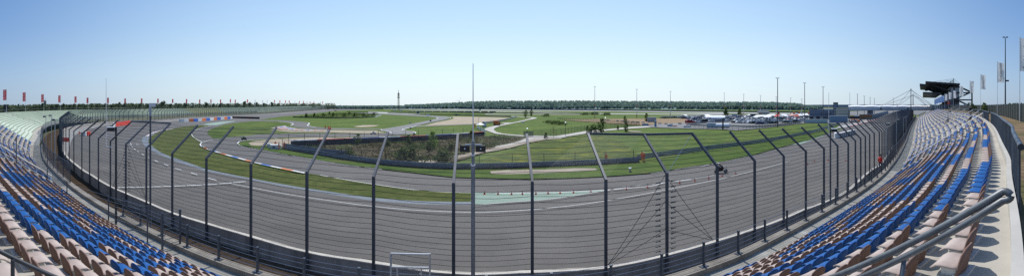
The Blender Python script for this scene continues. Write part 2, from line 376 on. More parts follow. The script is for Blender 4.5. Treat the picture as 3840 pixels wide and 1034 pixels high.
roadX = [(1417.5, 426.5), (1537, 430), (1605, 433), (1661, 436), (1683.5, 439.6), (1688, 443), (1661, 450), (1605, 461), (1562, 472), (1520.5, 482), (1509, 485.5), (1522, 489), (1548.6, 492), (1559, 497), (1548.6, 500.5), (1526, 502.8), (1468, 503), (1440, 502.5), (1462, 498.7), (1468, 496), (1451, 491), (1430.6, 487.4), (1429.6, 484.6), (1442, 482), (1511, 470.6), (1567, 459), (1623.5, 448), (1642, 444), (1636.7, 440.6), (1605, 437), (1537, 434), (1436, 428.4), (1380, 426), (1320, 422), (1380, 422.6)]
ground_poly('inner_circuit', roadX, m_asph2)
ground_poly('oval_straight', [(1440, 409.7), (1440, 406), (1820, 410), (2300, 414.5), (2720, 420), (3050, 424), (3050, 428), (2720, 424), (2300, 417), (1820, 412.6)], m_white_asph)
ground_poly('far_road', C(1820, 390, 5.3375, [(-400, 140), (0, 138), (900, 155), (1900, 180), (2562, 188), (2562, 196), (1900, 190), (900, 165), (0, 152), (-400, 150)]), m_white_asph)
ground_poly('far_road', C(1820, 390, 5.3375, [(0, 192), (900, 198), (1900, 203), (1900, 210), (900, 206), (0, 202)]), m_road)
ground_poly('far_road', C(1380, 390, 5.3375, [(0, 150), (420, 165), (1200, 205), (1200, 212), (420, 195), (0, 180)]), m_white_asph)
ground_poly('far_road', C(1380, 390, 5.3375, [(850, 135), (1700, 135), (2562, 140), (2562, 152), (1700, 142), (850, 142)]), m_white_asph)
ground_poly('far_lawn', C(1380, 390, 5.3375, [(1650, 200), (1780, 170), (2000, 165), (2100, 185), (2100, 200), (1800, 212)]), m_lush)
ground_poly('far_road', [(2240, 424), (2500, 426), (2720, 424.5), (2720, 428), (2500, 429), (2240, 427)], m_white_asph)
svc = [(1820, 432.6), (1936, 435.4), (1989, 438.6), (2012, 441), (2013, 443.5), (1989, 448), (1951, 456.5), (1914, 464), (1876, 472), (1855.6, 480), (1851, 485.5), (1861, 494), (1885.6, 500.5), (1932, 505), (1966, 507), (2080, 510), (2195, 491), (2300, 482), (2371, 474.6), (2455, 470), (2446, 476.5), (2371, 481), (2277, 489.6), (2195, 500.5), (2129, 511), (2101, 519), (1995, 515), (1966, 511), (1914, 507), (1857, 500.5), (1835, 493), (1820, 487), (1816.5, 482), (1830, 477), (1848, 472.4), (1857, 470.6), (1895, 464), (1876, 461.5), (1891, 460), (1923, 459), (1960.5, 451), (1989, 444), (1996, 442), (1979, 439.6), (1936, 437), (1820, 434)]
ground_poly('service_road', svc, m_road)
ground_poly('scrub', [(1110, 553), (1237, 544), (1440, 536), (1604, 528), (1818, 511), (1900, 512), (1990, 511), (1960, 530), (1860, 556), (1760, 590), (1640, 622), (1577, 630), (1440, 620), (1306, 602), (1190, 583), (1098, 562)], m_brown)
ground_poly('lush_verge', [(891, 541), (960, 556), (1075, 578), (1179, 596), (1283, 614), (1440, 634), (1550, 646), (1700, 663), (1840, 667), (1988, 671), (2238, 662), (2440, 648), (2588, 624), (2685, 610), (2815, 582), (2919, 553), (3040, 521), (3112, 497), (3070, 497), (2867, 538), (2711, 559), (2556, 582), (2413, 612), (2188, 622), (1920, 634), (1686, 636), (1577, 632), (1440, 621), (1306, 602), (1190, 582), (1059, 556), (1000, 548)], m_lush)
ground_poly('flower_meadow', [(1686, 636), (1920, 633), (2188, 622), (2413, 612), (2400, 590), (2330, 530), (2240, 508), (2140, 514), (2020, 530), (1930, 560), (1800, 600)], m_flower)
ground_poly('sandy_path', C(1440, 490, 3.652, [(1753, 180), (1600, 215), (1450, 245), (1250, 290), (1000, 345), (900, 350), (1000, 355), (1250, 305), (1450, 262), (1753, 212)])+[], m_path)
ground_poly('sandy_path', [(1986, 510), (2102, 511.6), (2080, 516), (2001, 521.7), (1950, 536), (1900, 546), (1850, 553), (1850, 549), (1900, 541), (1950, 528)], m_road)
ground_poly('sandy_path', [(2101, 519), (2040, 524), (2001, 531), (1900, 557), (1800, 574), (1720, 592), (1680, 596), (1690, 586), (1800, 566), (1900, 547), (2000, 522.5), (2060, 516)], m_path)
ground_poly('sand_patch', C(1440, 490, 3.652, [(370, 435), (480, 408), (640, 395), (780, 400), (700, 430), (560, 448)]), m_path)
ground_poly('gravel_strip', C(1900, 490, 3.47, [(-215, 525), (0, 510), (500, 503), (900, 485), (1150, 488), (1190, 515), (900, 525), (500, 548), (0, 565), (-200, 560)]), m_path)
ground_poly('sand_patch', C(2240, 380, 5.3375, [(600, 600), (650, 585), (800, 592), (910, 606), (860, 614), (700, 610)]), m_path)
ground_poly('sandy_yard', [(2105, 448.6), (2240, 445.6), (2386, 444.6), (2583, 443.5), (2587, 461), (2480, 465), (2405, 469), (2371, 467.5), (2240, 459)], m_sand)
ground_poly('paddock', [(2446, 477), (2420, 470.5), (2480, 464), (2587, 458), (2583, 444), (2480, 436), (2640, 430), (2900, 428), (3080, 428), (3187, 432), (3330, 424), (3300, 440), (3200, 464), (3187, 472), (3173, 478), (3140, 464), (3100, 461), (3019, 461.5), (2900, 475), (2820, 484), (2761, 489), (2690, 484), (2560, 481)], m_asph2)
ground_poly('pit_straight', [(3187, 434), (3187, 417), (3330, 409.5), (3425, 407), (3440, 412), (3390, 415), (3330, 432)], m_asph2)
ground_poly('pavement', [(3408, 422), (3424, 412), (3460, 408), (3486, 412), (3440, 432)], m_asph2)
ground_poly('pit_lane', [(3173, 479), (3187, 472), (3225, 462), (3330, 430), (3385, 412), (3330, 424), (3300, 436), (3200, 460), (3150, 470), (3135, 480)], m_white_asph)
# painted markings
m_dim = mat('worn_paint', (.5, .5, .48), .8, var=.2, scale=2, detail=8)
def line(px, wd, m=m_paint, z=.2, name='painted_line', n=6, dash=None):
    pts = resample(crom([P(x, y, z) for x, y in px], n), .7 if not dash else .1)
    nn = normals2(pts); b = MB()
    if dash:
        for i0_ in range(0, len(pts)-dash[0], dash[0]+dash[1]):
            s_ = slice(i0_, i0_+dash[0]+1); b.strip([p-q*wd/2 for p, q in zip(pts[s_], nn[s_])], [p+q*wd/2 for p, q in zip(pts[s_], nn[s_])])
    else: b.strip([p-q*wd/2 for p, q in zip(pts, nn)], [p+q*wd/2 for p, q in zip(pts, nn)])
    return struct(name, b, m)
line([(860, 686), (1088, 729), (1240, 752), (1400, 773), (1575, 788), (1766, 795), (1800, 795), (2006, 784), (2232, 758), (2440, 722), (2506, 709), (2700, 670), (2832, 639), (2963, 603)], .13, m_dim)
line([(1766, 766.5), (1800, 766), (1925, 756), (2069, 745), (2263, 715), (2400, 694), (2500, 683), (2606, 668), (2690, 655)], .13, m_dim)
line([(1200, 656), (1388, 688), (1575, 713), (1766, 722), (1800, 722), (2113, 719), (2263, 712), (2440, 697), (2494, 684), (2606, 671)], .13)
line([(489, 535), (495, 550), (525, 573), (585, 603), (622, 617), (656, 630), (700, 642), (747, 657), (830, 680)], .16, m_paint, dash=(18, 26))
line([(443, 702), (627, 698), (800, 690), (929, 679)], .2)
line([(487, 540), (535, 542)], .5, dash=(9, 7))
line([(718, 501), (722, 510), (735, 520), (757, 533)], .2); line([(790, 471), (755, 480), (730, 488), (720, 496), (718, 501)], .2)
line([(757, 533), (751, 541), (757, 548), (796, 564)], .3)
line([(822, 521), (790, 525), (757, 534)], .2)
line([(891, 538), (908, 549), (960, 558.5), (1075, 580), (1179, 598), (1283, 616), (1440, 635)], .16, m_dim)
line([(891, 538), (895, 533), (916, 527), (1040, 516.5)], .3)
line([(841, 516.5), (935, 508), (1091, 500.8)], .2, m_dim)
line([(1044, 455.8), (1082, 459), (1099, 464), (1089, 470.6)], .5); line([(1157, 460), (1159.5, 464), (1153, 470), (1164, 473), (1185, 476)], .5)
line([(1429.6, 484.6), (1430.6, 487.4), (1451, 491), (1468, 497), (1462, 499)], .4); line([(1562, 472), (1520.5, 482), (1509, 485.5), (1522, 489)], .5)
line([(1548.6, 492), (1559, 497), (1548.6, 500.5), (1526, 502.8)], .4); line([(1688, 443), (1690, 441), (1683.5, 439.6), (1661, 436)], .5); line([(1623, 448), (1642, 444), (1636, 440.6)], .5)
line([(2620, 626), (2700, 607)], .12, m_dim); line([(2440, 650), (2588, 626), (2685, 612), (2815, 584)], .12, m_dim)
line([(3130, 512), (3187, 494), (3240, 480), (3300, 466)], .4, m_dim)
# red, white and blue kerbs
def kerb(px, wd, cols, step, name='kerb'):
    pts = resample(crom([P(x, y, .2) for x, y in px], 10), step/4); nn = normals2(pts); b = MB(); k = 0
    for i in range(0, len(pts)-4, 4):
        s_ = slice(i, i+5)
        A = [p-q*wd/2 for p, q in zip(pts[s_], nn[s_])]; B = [p+q*wd/2 for p, q in zip(pts[s_], nn[s_])]
        b.strip(A, B, k % len(cols)); k += 1
    return struct(name, b, cols)
kerb([(757, 548), (796, 564), (952, 607), (1145, 648)], .55, [m_paint, m_orange, m_paint, m_bluep], 2.6)
kerb([(549, 512), (575, 497), (612, 488), (650, 482.5)], .9, [m_paint, mat('kerb_pink', (.5, .3, .3), .8, var=.1)], 1.2)
kerb([(3192, 472), (3240, 459), (3290, 446)], 1.2, [m_redp, m_paint], 4)
# ------------------------------------------------------------------ crash fence
def tilt_top(i, p, n):
    """upper end of a post: the top third leans over the track"""
    if 0 <= i-i0 < len(tpx) and tpx[i-i0]:
        x, y = tpx[i-i0]; h = 2.0 if x < 2205 else (1.93 if x < 2400 else 1.85)
        return P(x, y, ZK+h)
    return Vector((p.x, p.y, ZK+1.9))+n*(2.6 if i < i0+2 else 2.0)
FN = normals2(FENCE)
FTOP = [tilt_top(i, p, n) for i, (p, n) in enumerate(zip(FENCE, FN))]
fence = thing('crash_fence', 'long grey steel crash fence with inward leaning tops along the outer edge of the oval', 'fence')
order = sorted(range(len(FENCE)), key=lambda i: FENCE[i].length)
near = set(order[:99]); rest = MB()
def post_mb(p, top, w=.14):
    a = Vector((p.x, p.y, .15)); k = Vector((p.x, p.y, ZK)); b = MB()
    b.beam(a, k, w, w*.8, up=(0, 1, 0)); b.beam(k-(top-k).normalized()*.06, top, w*.85, w*.95); return b
for i, p in enumerate(FENCE):
    b = post_mb(p, FTOP[i], .142 if i in near else .25)
    if i in near: b.build('post', m_steel, fence)
    else: rest.add(b.v, b.f)
o = rest.build('post', m_steel, fence); o['kind'] = 'stuff'
for k in range(24):
    pts = []
    for i, p in enumerate(FENCE):
        if k < 16: pts.append(Vector((p.x, p.y, 1.5+k*(ZK-1.5)/15.5))+FN[i]*.1)
        else:
            q = Vector((p.x, p.y, ZK)); pts.append(q+(FTOP[i]-q)*((k-15.5)/8))
    fine = []
    for j, (p, q) in enumerate(zip(pts, pts[1:])):
        fine.append(p)
        if abs(j-i0-10) < 16: m_ = (p+q)/2; m_.z -= .03+.03*rnd.random(); fine.append(m_)
    fine.append(pts[-1])
    MB().tube(fine, .0115, 4, cap=False).build('cable', m_cable, fence)
def net(name, low, high, m, parent):
    b = MB(); L = 0; uv = []; H = []
    n = len(low)
    b.strip(low, high); us = []
    for i in range(n):
        if i: L += (low[i]-low[i-1]).length
        us.append(L)
    b.uv = [(us[i], 0) for i in range(n)]+[(us[i], (high[i]-low[i]).length) for i in range(n)]
    return b.build(name, m, parent)
s_ = [i for i in range(len(FENCE)) if FENCE[i].length < 62]
net('netting', [Vector((FENCE[i].x, FENCE[i].y, 1.3))+FN[i]*.12 for i in s_], [Vector((FENCE[i].x, FENCE[i].y, ZK))+FN[i]*.12 for i in s_], m_net, fence)
net('netting', [Vector((FENCE[i].x, FENCE[i].y, ZK))+FN[i]*.12 for i in s_], [FTOP[i]+Vector((0, 0, .02)) for i in s_], m_net, fence)
for a, c in ((i0+3, i0+4), (i0+4, i0+5), (i0+13, i0+14), (i0+14, i0+15)):
    MB().beam(FTOP[a], FTOP[c], .12, .14).build('tie_beam', m_steel, fence)
for t in (i0+4, i0+14):
    p = FENCE[t]
    for dj in (-1, 1):
        q = FENCE[t+dj]
        for zz in (ZK-.1, 4.5, 2.9):
            MB().tube([Vector((p.x, p.y, zz))+FN[t]*.16, Vector((p.x, p.y, 0))+(q-p)*.95+Vector((0, 0, 1.45))+FN[t]*.16], .016, 4).build('guy_wire', m_cable, fence)
    for k in range(14):                # wire strainers beside the anchor post
        z = 1.7+k*.3
        for dj in (-1, 1):
            d = (FENCE[t+dj]-p).normalized(); c0 = Vector((p.x, p.y, z))+d*.35+FN[t]*.1
            b = MB().beam(c0, c0+d*.28, .035, .05); b.box(c0+d*.02, (.06, .06, .08)).build('wire_strainer', m_steel, fence)
    MB().tube([FTOP[t+1], Vector((p.x, p.y, ZK))], .014, 4).build('guy_wire', m_steel2, fence)
# concrete wall carrying the fence
wl = FD
wall = thing('track_wall', 'long bare concrete safety wall below the crash fence', 'wall')
nn = normals2(wl)
def wallstrip(name, pts, nn, d0, d1, z0, z1, m, parent):
    A = [p+n*d0 for p, n in zip(pts, nn)]; B = [p+n*d1 for p, n in zip(pts, nn)]; b = MB()
    up = lambda l, z: [Vector((p.x, p.y, z)) for p in l]
    b.strip(up(A, z0), up(A, z1)); b.strip(up(A, z1), up(B, z1)); b.strip(up(B, z1), up(B, z0)); return b.build(name, m, parent)
wallstrip('concrete_body', wl, nn, .13, .38, -.1, ZT-.04, m_wall, wall)
wallstrip('coping', wl, nn, .1, .42, ZT-.04, ZT+.03, mat('pale_coping', (.5, .47, .42), .9, var=.12, scale=2), wall)
# ------------------------------------------------------------------ grandstand in plan
ST = [(-2, (-61.5, 15.0), (-63.5, 7.3)), (-1, (-44, 10.6), (-43.6, 2.9)), (0, (-27.6, 8.5), (-25, .6)), (1, (-13, 8.0), (-12, .15)), (2, (0, 8.8), (0, .63)),
      (3, (7.1, 9.95), (7.57, 2.05)), (4, (11.9, 11.1), (12.97, 3.38)), (5, (30.9, 16.5), (31.8, 8.8)), (6, (56.5, 27.6), (60, 19)), (7, (95.5, 46.3), (99, 37.8)),
      (8, (160, 76.5), (164, 68)), (9, (215, 102.5), (219, 94))]
NS = 24
GS = crom(V2([s[1] for s in ST]), NS); BS = crom(V2([s[2] for s in ST]), NS)
US = [-2+i/NS for i in range(len(GS))]
FW = [(a-b).normalized() for a, b in zip(GS, BS)]          # towards the track
Z0, DZ, NR = 3.38, .375, 13
def rowpt(i, d=0): return [g_+(b_-g_)*(i/12)+f*d for g_, b_, f in zip(GS, BS, FW)]
def setz(l, z): return [Vector((p.x, p.y, z)) for p in l]
def sl(u0, u1): return [k for k, u in enumerate(US) if u0-1e-6 <= u <= u1+1e-6]
m_walk = mat('walkway_concrete', (.25, .24, .21), .9, var=.15, scale=1.2, detail=10)
mix_layer(m_walk, (.4, .39, .36), .6, .6, .7, detail=6)
def terrace(u0, u1, label):
    ids = sl(u0, u1); t = thing('grandstand_terrace', label, 'grandstand')
    pick = lambda l: [l[k] for k in ids]
    b = MB()
    for i in range(NR):
        fr = pick(rowpt(i, .25)); bk = pick(rowpt(i+1, .25)) if i < NR-1 else pick(rowpt(12, -.46))
        z = Z0+DZ*i; zp = z-DZ if i else 2.68
        b.strip(setz(fr, zp), setz(fr, z)); b.strip(setz(fr, z), setz(bk, z))
    b.build('terrace', m_conc, t)
    b = MB(); b.strip(setz(pick(rowpt(0, 2.15)), 2.68), setz(pick(rowpt(0, .25)), 2.68)); b.build('walkway', m_walk, t)
    w0 = pick(rowpt(12, -.46)); w1 = pick(rowpt(12, -.58)); b = MB()
    b.strip(setz(w0, 7.88), setz(w0, 8.15)); b.strip(setz(w0, 8.15), setz(w1, 8.15)); b.strip(setz(w1, 8.15), setz(w1, 6.5)); b.build('parapet', mat('parapet_concrete', (.42, .395, .35), .9, var=.1, scale=1), t)
    return t
terrace(-2, 0, 'concrete terraces of the curved stand section beyond the left steps'); terrace(0, 5, 'concrete terraces of the nearest stand section around the viewpoint')
terrace(5, 9, 'long concrete terraces of the right-hand stand running to the footbridge')
# kerb beam between stand and track
m_beam = mat('beam_concrete', (.24, .215, .18), .9, var=.2, scale=1.2, detail=10, bump=.1, bscale=20)
mix_layer(m_beam, (.12, .105, .088), .8, .5, .75, detail=8)
led = thing('kerb_beam', 'long low concrete beam carrying the railing in front of the seats', 'concrete beam')
LP = rowpt(0, 1.95); LPo = [p+f*.48 for p, f in zip(LP, FW)]
LPo = [p+f*.48 for p, f in zip(LP, FW)]
b = MB(); b.strip(setz(LP, 2.5), setz(LP, 2.92)); b.strip(setz(LP, 2.92), setz(LPo, 2.92)); b.strip(setz(LPo, 2.92), setz(LPo, -.1)); b.build('beam', m_beam, led)
b = MB(); q0 = setz(LPo, .18); q1 = []
for p, f in zip(LPo, FW):
    j = min(range(len(FD)), key=lambda k: (FD[k]-p).length_squared); q1.append(Vector((FD[j].x, FD[j].y, .18)))
b.strip(q0, q1); struct('dirt_strip', b, m_dirt)
# ---- low railing and bar fence on the beam
LC = [p+f*.24 for p, f in zip(LP, FW)]
def arc(pts):
    L = [0]
    for a, c in zip(pts, pts[1:]): L.append(L[-1]+(c-a).length)
    return L
def between(pts, u0, u1): return [pts[k] for k in sl(u0, u1)]
near_r = between(LC, .62, 5.1)
rl = thing('low_railing', 'low wire railing with grey posts on the concrete beam in front of the seats', 'railing')
rp = resample(setz(near_r, 2.92), 2.0); rn = normals2(rp)
for p, n in zip(rp, rn):
    a = math.atan2(n.y, n.x)
    b = MB(); b.box(p+Vector((0, 0, .56)), (.09, .07, 1.12), a); b.box(p+Vector((0, 0, 1.13)), (.11, .09, .03), a); b.build('post', m_rail, rl)
    MB().box(p+Vector((0, 0, .015)), (.24, .34, .03), a).build('foot_plate', m_rail, rl)
for z in (.22, .44, .66, .88, 1.08):
    MB().tube([p+Vector((0, 0, z))+n*.05 for p, n in zip(rp, rn)], .009, 4, cap=False).build('wire', m_steel2, rl)
net('netting', [p+Vector((0, 0, .05))+n*.05 for p, n in zip(rp, rn)], [p+Vector((0, 0, .66))+n*.05 for p, n in zip(rp, rn)], wire_mat('bar_net', (.2, .22, .25), .05, .2, .09, diamond=False), rl)
def barfence(u0, u1, label, h=1.75):
    t = thing('bar_fence', label, 'fence'); pts = resample(setz(between(LC, u0, u1), 2.92), 2.5); n = normals2(pts)
    for p in pts: MB().beam(p, p+Vector((0, 0, h+.05)), .07, .07, up=(0, 1, 0)).build('post', m_rail, t)
    for z in (.1, h): MB().tube([p+Vector((0, 0, z)) for p in pts], .025, 4).build('rail', m_rail, t)
    net('bar_mat', [p+Vector((0, 0, .08)) for p in pts], [p+Vector((0, 0, h)) for p in pts], m_bar, t)
barfence(-2, .1, 'curved dark blue bar fence beside the walkway of the left stand')
barfence(5.12, 8.6, 'long dark blue bar fence in front of the right-hand stand')
# ------------------------------------------------------------------ seats
def seat_meshes(lo=False):
    def grid(fn, nu, nv):
        vs = [fn(i/nu, j/nv) for j in range(nv+1) for i in range(nu+1)]
        fs = [(j*(nu+1)+i, j*(nu+1)+i+1, (j+1)*(nu+1)+i+1, (j+1)*(nu+1)+i) for j in range(nv) for i in range(nu)]
        return vs, fs
    W = .37
    def pan(u, v):         # v: back to front
        x = (u-.5)*W*(1-.08*v*v); y = .0+.29*v; dip = -.02*math.sin(math.pi*u)*(1-v*.6)
        return (x, y, .125+.015*v+dip-(max(0, v-.75)*.22))
    def back(u, v):
        hw = W/2*(1-.08*v-(.4*((v-.72)/.28)**2 if v > .72 else 0)); x = (u-.5)*2*hw
        return (x, -.07*v-.035*math.cos((u-.5)*math.pi)+.02, .015+.325*v-(.03*(2*u-1)**2*v))
    out = []
    for fn, nu, nv in ((pan, 4 if not lo else 1, 5 if not lo else 1), (back, 5 if not lo else 2, 5 if not lo else 2)):
        vs, fs = grid(fn, nu, nv); bm = bmesh.new()
        bv = [bm.verts.new(v) for v in vs]
        for f in fs: bm.faces.new([bv[i] for i in f])
        bmesh.ops.recalc_face_normals(bm, faces=bm.faces[:])
        if not lo: bmesh.ops.solidify(bm, geom=bm.faces[:], thickness=.02)
        me = bpy.data.meshes.new('t'); bm.to_mesh(me); bm.free()
        b = MB(); b.add([v.co[:] for v in me.vertices], [tuple(p.vertices) for p in me.polygons]); bpy.data.meshes.remove(me); out.append(b)
    br = MB(); br.box((0, .1, .05), (.26, .18, .1)); br.box((0, -.0, .012), (.3, .14, .024))
    out.append(br); return out
SP, SB, SK = seat_meshes()
LPn, LBk, _ = seat_meshes(True)
SME = {}
m_backs = {'blue': mat('shaded_blue_backrest', (.009, .07, .24), .6, var=.15, scale=1.3, spec=.25), 'beige': mat('shaded_beige_backrest', (.2, .125, .1), .8, var=.12, scale=2, spec=.1)}  # same plastic as the seats; shade on the backs put into darker base colours
for nm, m in (('blue', m_blueseat), ('beige', m_beigeseat)):
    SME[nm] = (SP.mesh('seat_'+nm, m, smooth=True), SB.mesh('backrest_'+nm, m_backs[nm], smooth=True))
m_bracket = mat('seat_bracket', (.6, .6, .58), .5, metal=.4); KME = SK.mesh('bracket', m_bracket)
AIS = [(-.0, .9), (5.0, 1.1), (1.845, .6), (2.27, .65), (5.42, .6), (5.85, .6), (6.2, .6), (6.5, .6), (6.8, .6), (7.1, .6), (7.35, .6), (7.6, .6), (-1.0, .6)]
FIX = {12: [(2.4, 6.2, 0), (6.2, 10.1, 1), (10.1, 13.4, 0), (13.4, 17, 1), (17, 19.7, 0), (19.7, 25.2, 1), (25.2, 27.7, 0), (27.7, 31.5, 1), (-9, -2, 0)],
       11: [(2.4, 6.3, 0), (6.3, 10.8, 1), (10.8, 13.2, 0), (13.2, 16.5, 1), (16.5, 19.8, 0), (19.8, 24.6, 1), (24.6, 26.5, 0), (26.5, 31.5, 1), (-9.3, -2, 0), (-14, -9.3, 1)],
       10: [(2.4, 5.6, 0), (5.6, 9.9, 1), (9.9, 13.5, 0), (13.5, 16.6, 1), (16.6, 20, 0), (20, 23.4, 1), (-6.4, -2, 0), (-9.7, -6.4, 1), (-12, -9.7, 0)],
       9: [(2.4, 5.2, 0), (5.2, 8.6, 1), (8.6, 12, 0), (12, 15, 1), (-6.8, -2, 0), (-10.1, -6.8, 1), (-13.5, -10.1, 0)],
       8: [(2.4, 4.6, 0), (4.6, 8.2, 1), (8.2, 10.5, 0), (10.5, 14, 1), (-5.6, -2, 0), (-6.1, -5.6, 1), (-6.5, -6.1, 0), (-10.2, -6.5, 1), (-12.6, -10.2, 0)],
       7: [(3, 5, 0), (5, 7.6, 1), (7.6, 11, 0), (11, 13, 1), (-5.2, -2, 0), (-6.1, -5.2, 1), (-7.6, -6.1, 0), (-11, -7.6, 1)],
       6: [(3, 5.2, 0), (5.2, 7.4, 1), (7.4, 11.5, 0), (-6.6, -2, 0), (-9.4, -6.6, 1), (-10.6, -9.4, 0)],
       5: [(5, 6, 1), (6, 9.6, 0), (9.6, 12, 1), (-7.2, -2, 0), (-11, -7.2, 1)],
       0: [(6, 8.4, 1), (8.4, 12, 0), (12, 14.5, 1), (-9.6, -8, 1), (-12, -9.6, 0), (-15, -12, 1)], 1: [(5, 9.5, 0), (9.5, 12.5, 1)], 2: [(6, 8, 0), (8, 9, 1), (9, 11, 0), (11, 14, 1)]}
seats = []
base_runs = {}
for i in range(NR):
    f = rowpt(i); L = arc(f); tot = L[-1]
    # colour runs: each row keeps roughly to the runs of the row behind it
    rr = random.Random(100+i//2*7); k = 0; runs = []; s = 0; colr = rr.random() < .5
    while s < tot:
        n = rr.choice([2, 3, 3, 4, 5, 6, 7, 8])*.47+rnd.random()*.4; runs.append((s, s+n, colr)); s += n; colr = not colr if rr.random() < .9 else colr
    j = 0; s = .3+.08*(i % 3)
    ai = [(None, w_) for u, w_ in AIS]
    acc = [(L[min(len(L)-1, max(0, round((u+2)*NS)))], w_) for u, w_ in AIS]
    while s < tot-.3:
        while L[j+1] < s: j += 1
        t = (s-L[j])/(L[j+1]-L[j]); p = f[j]+(f[j+1]-f[j])*t; fw = (FW[j]+(FW[j+1]-FW[j])*t).normalized()
        if all(abs(s-c) > w_ for c, w_ in acc):
            blue = next((c for a, b_, c in runs if a <= s < b_), False)
            for a, b_, c in FIX.get(i, []):
                if a <= p.x < b_: blue = bool(c); break
            else:
                if i not in FIX or True:
                    if rnd.random() < .06: blue = not blue
                    if (p.x > 33 or p.x < -28) and rnd.random() < .25: blue = True
            seats.append((Vector((p.x, p.y, Z0+DZ*i)), math.atan2(fw.y, fw.x)-math.pi/2, blue, i, s, US[j]))
        s += .47
def inview(p):
    q = p+Vector((0, 0, .6)); r = math.hypot(q.x, q.y); a = math.degrees(math.atan2(q.x, q.y)); e = math.degrees(math.atan2(q.z-HC, r))
    return abs(a) < 81.6 and e > -27.4
vis = sorted([k for k, s in enumerate(seats) if inview(s[0])], key=lambda k: (seats[k][0]-Vector((0, 0, HC-.5))).length)
pick = set(vis[:290]); byrow = {}
for k in pick: byrow.setdefault((seats[k][3], seats[k][0].x > 0), []).append(k)
for (i, right), l in byrow.items():
    l.sort(key=lambda k: abs(seats[k][0].x)); rname = 'back row' if i == 12 else ('front row' if i == 0 else ordn(12-i)+' row from the back')
    for n, k in enumerate(l):
        p, rz, blue, _, _, _ = seats[k]; cn = 'blue' if blue else 'beige'
        t = thing('stadium_seat', '%s plastic stadium seat, %s in view outwards, %s, %s' % ('bright blue' if blue else 'faded beige', ordn(n), rname, 'right side' if right else 'left side'), 'seat', p, rz, 'seats of the grandstand')
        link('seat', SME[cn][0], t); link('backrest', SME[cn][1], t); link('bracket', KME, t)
sb = MB()
for k, (p, rz, blue, i, s, u) in enumerate(seats):
    if k in pick: continue
    Mx = Matrix.Translation(p) @ Matrix.Rotation(rz, 4, 'Z'); near_ = p.length < 45
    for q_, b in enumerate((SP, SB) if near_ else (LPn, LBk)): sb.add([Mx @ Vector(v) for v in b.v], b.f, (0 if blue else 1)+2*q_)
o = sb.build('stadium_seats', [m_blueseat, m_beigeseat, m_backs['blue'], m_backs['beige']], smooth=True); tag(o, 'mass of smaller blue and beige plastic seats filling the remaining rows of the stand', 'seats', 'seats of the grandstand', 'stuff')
# ---- steps and handrails in the aisles
def at_u(i, u, d=0):
    k = (u+2)*NS; j = min(int(k), len(GS)-2); t = k-j
    g_ = GS[j]+(GS[j+1]-GS[j])*t; b_ = BS[j]+(BS[j+1]-BS[j])*t; f = (g_-b_).normalized()
    return g_+(b_-g_)*(i/12)+f*d, f
def aisle(u, label, first=0):
    t = thing('aisle_steps', label, 'steps')
    b = MB()
    for i in range(NR-1):
        p, f = at_u(i+1, u, .25+.16); b.box((p.x, p.y, Z0+DZ*i+.09), (1.1, .3, .18), math.atan2(f.y, f.x)-math.pi/2)
    b.build('steps', m_conc, t)
    return t
m_hand = mat('handrail_pale', (.62, .62, .6), .5, metal=.1, var=.08)
def handrail(u, label, shift=0.0, m=m_hand, r=.048, rows=(0, 12)):
    t = thing('handrail', label, 'handrail'); pts = []
    for i in range(rows[0], rows[1]+1):
        p, f = at_u(i, u, 0); s = Vector((f.y, -f.x, 0))*shift; p = p+s; pts.append(Vector((p.x, p.y, Z0+DZ*i+.62+.5*i/12)))
        if (i-rows[0]) % 2 == 0: MB().tube([(p.x, p.y, Z0+DZ*i), pts[-1]], .019, 5).build('post', m, t)
    MB().tube(pts, r, 6).build('rail', m, t)
    mid = [p-Vector((0, 0, .45)) for p in pts]; MB().tube(mid, .012, 4).build('rail', m, t)
    return t
aisle(0, 'concrete steps between the nearest seats and the left stand section'); aisle(5, 'concrete steps between the nearest seats and the right-hand stand')
handrail(0, 'grey handrail descending the steps left of the nearest seats'); handrail(5.0, 'pale grey handrail descending the steps right of the nearest seats')
for u, wd in ((5.42, 'first'), (5.85, 'second'), (6.2, 'third'), (6.5, 'fourth'), (6.8, 'fifth')):
    aisle(u, 'steps in the right-hand stand, %s flight beyond the nearest handrail' % wd)
    handrail(u, 'thin handrail in the right-hand stand, %s beyond the nearest one' % wd)
handrail(-1, 'thin handrail among the faded seats of the left stand section')
# ---- handrails close to the viewpoint
t = thing('handrail', 'thick grey double-tube handrail ending in a rounded bend, bottom right corner', 'handrail')
def hr(x, off):
    pts = []
    for k in range(14):
        y = .5+k*.11; z = 9.005-max(0, (y-.5))*.72
        pts.append(Vector((x+off, y, z)))
    return pts
A_ = [p+Vector((0, 0, .03+.0035*k)) for k, p in enumerate(hr(2.31, 0))]; B_ = [p-Vector((0, 0, .03+.001*k)) for k, p in enumerate(hr(2.29, 0))]
y0_ = .5
bend = [Vector((2.31-.02*k/8, y0_-.05*math.sin(math.pi*k/8), 9.005+.03*math.cos(math.pi*k/8))) for k in range(1, 8)]
MB().tube(list(reversed(A_))+bend+B_, .0265, 12).build('rail', m_tubegrey, t, smooth=True)
for y in (1.22, 1.72):
    z = 9.005-(y-.5)*.72
    b = MB(); b.tube([(2.3, y, z-.06), (2.3, y+.16, z-1.2)], .02, 8); b.build('post', m_tubegrey, t, smooth=True)
    b = MB(); b.tube([(2.3, y+.3, z-.28), (2.3, y+.13, z-.75)], .018, 8); b.build('brace', m_tubegrey, t, smooth=True)
t = thing('handrail', 'thin black handrail crossing the bottom left corner over the beige seats', 'handrail')
MB().tube([(-2.62, .2, 8.62), (-2.6, .42, 8.48), (-2.58, .9, 8.17), (-2.56, 1.7, 7.66), (-2.54, 3.2, 6.75)], .019, 10).build('rail', m_dark, t, smooth=True)
for y, z in ((.5, 8.42), (1.9, 7.54), (3.1, 6.8)): MB().tube([(-2.57, y, z), (-2.57, y, z-.95)], .016, 8).build('post', m_dark, t)
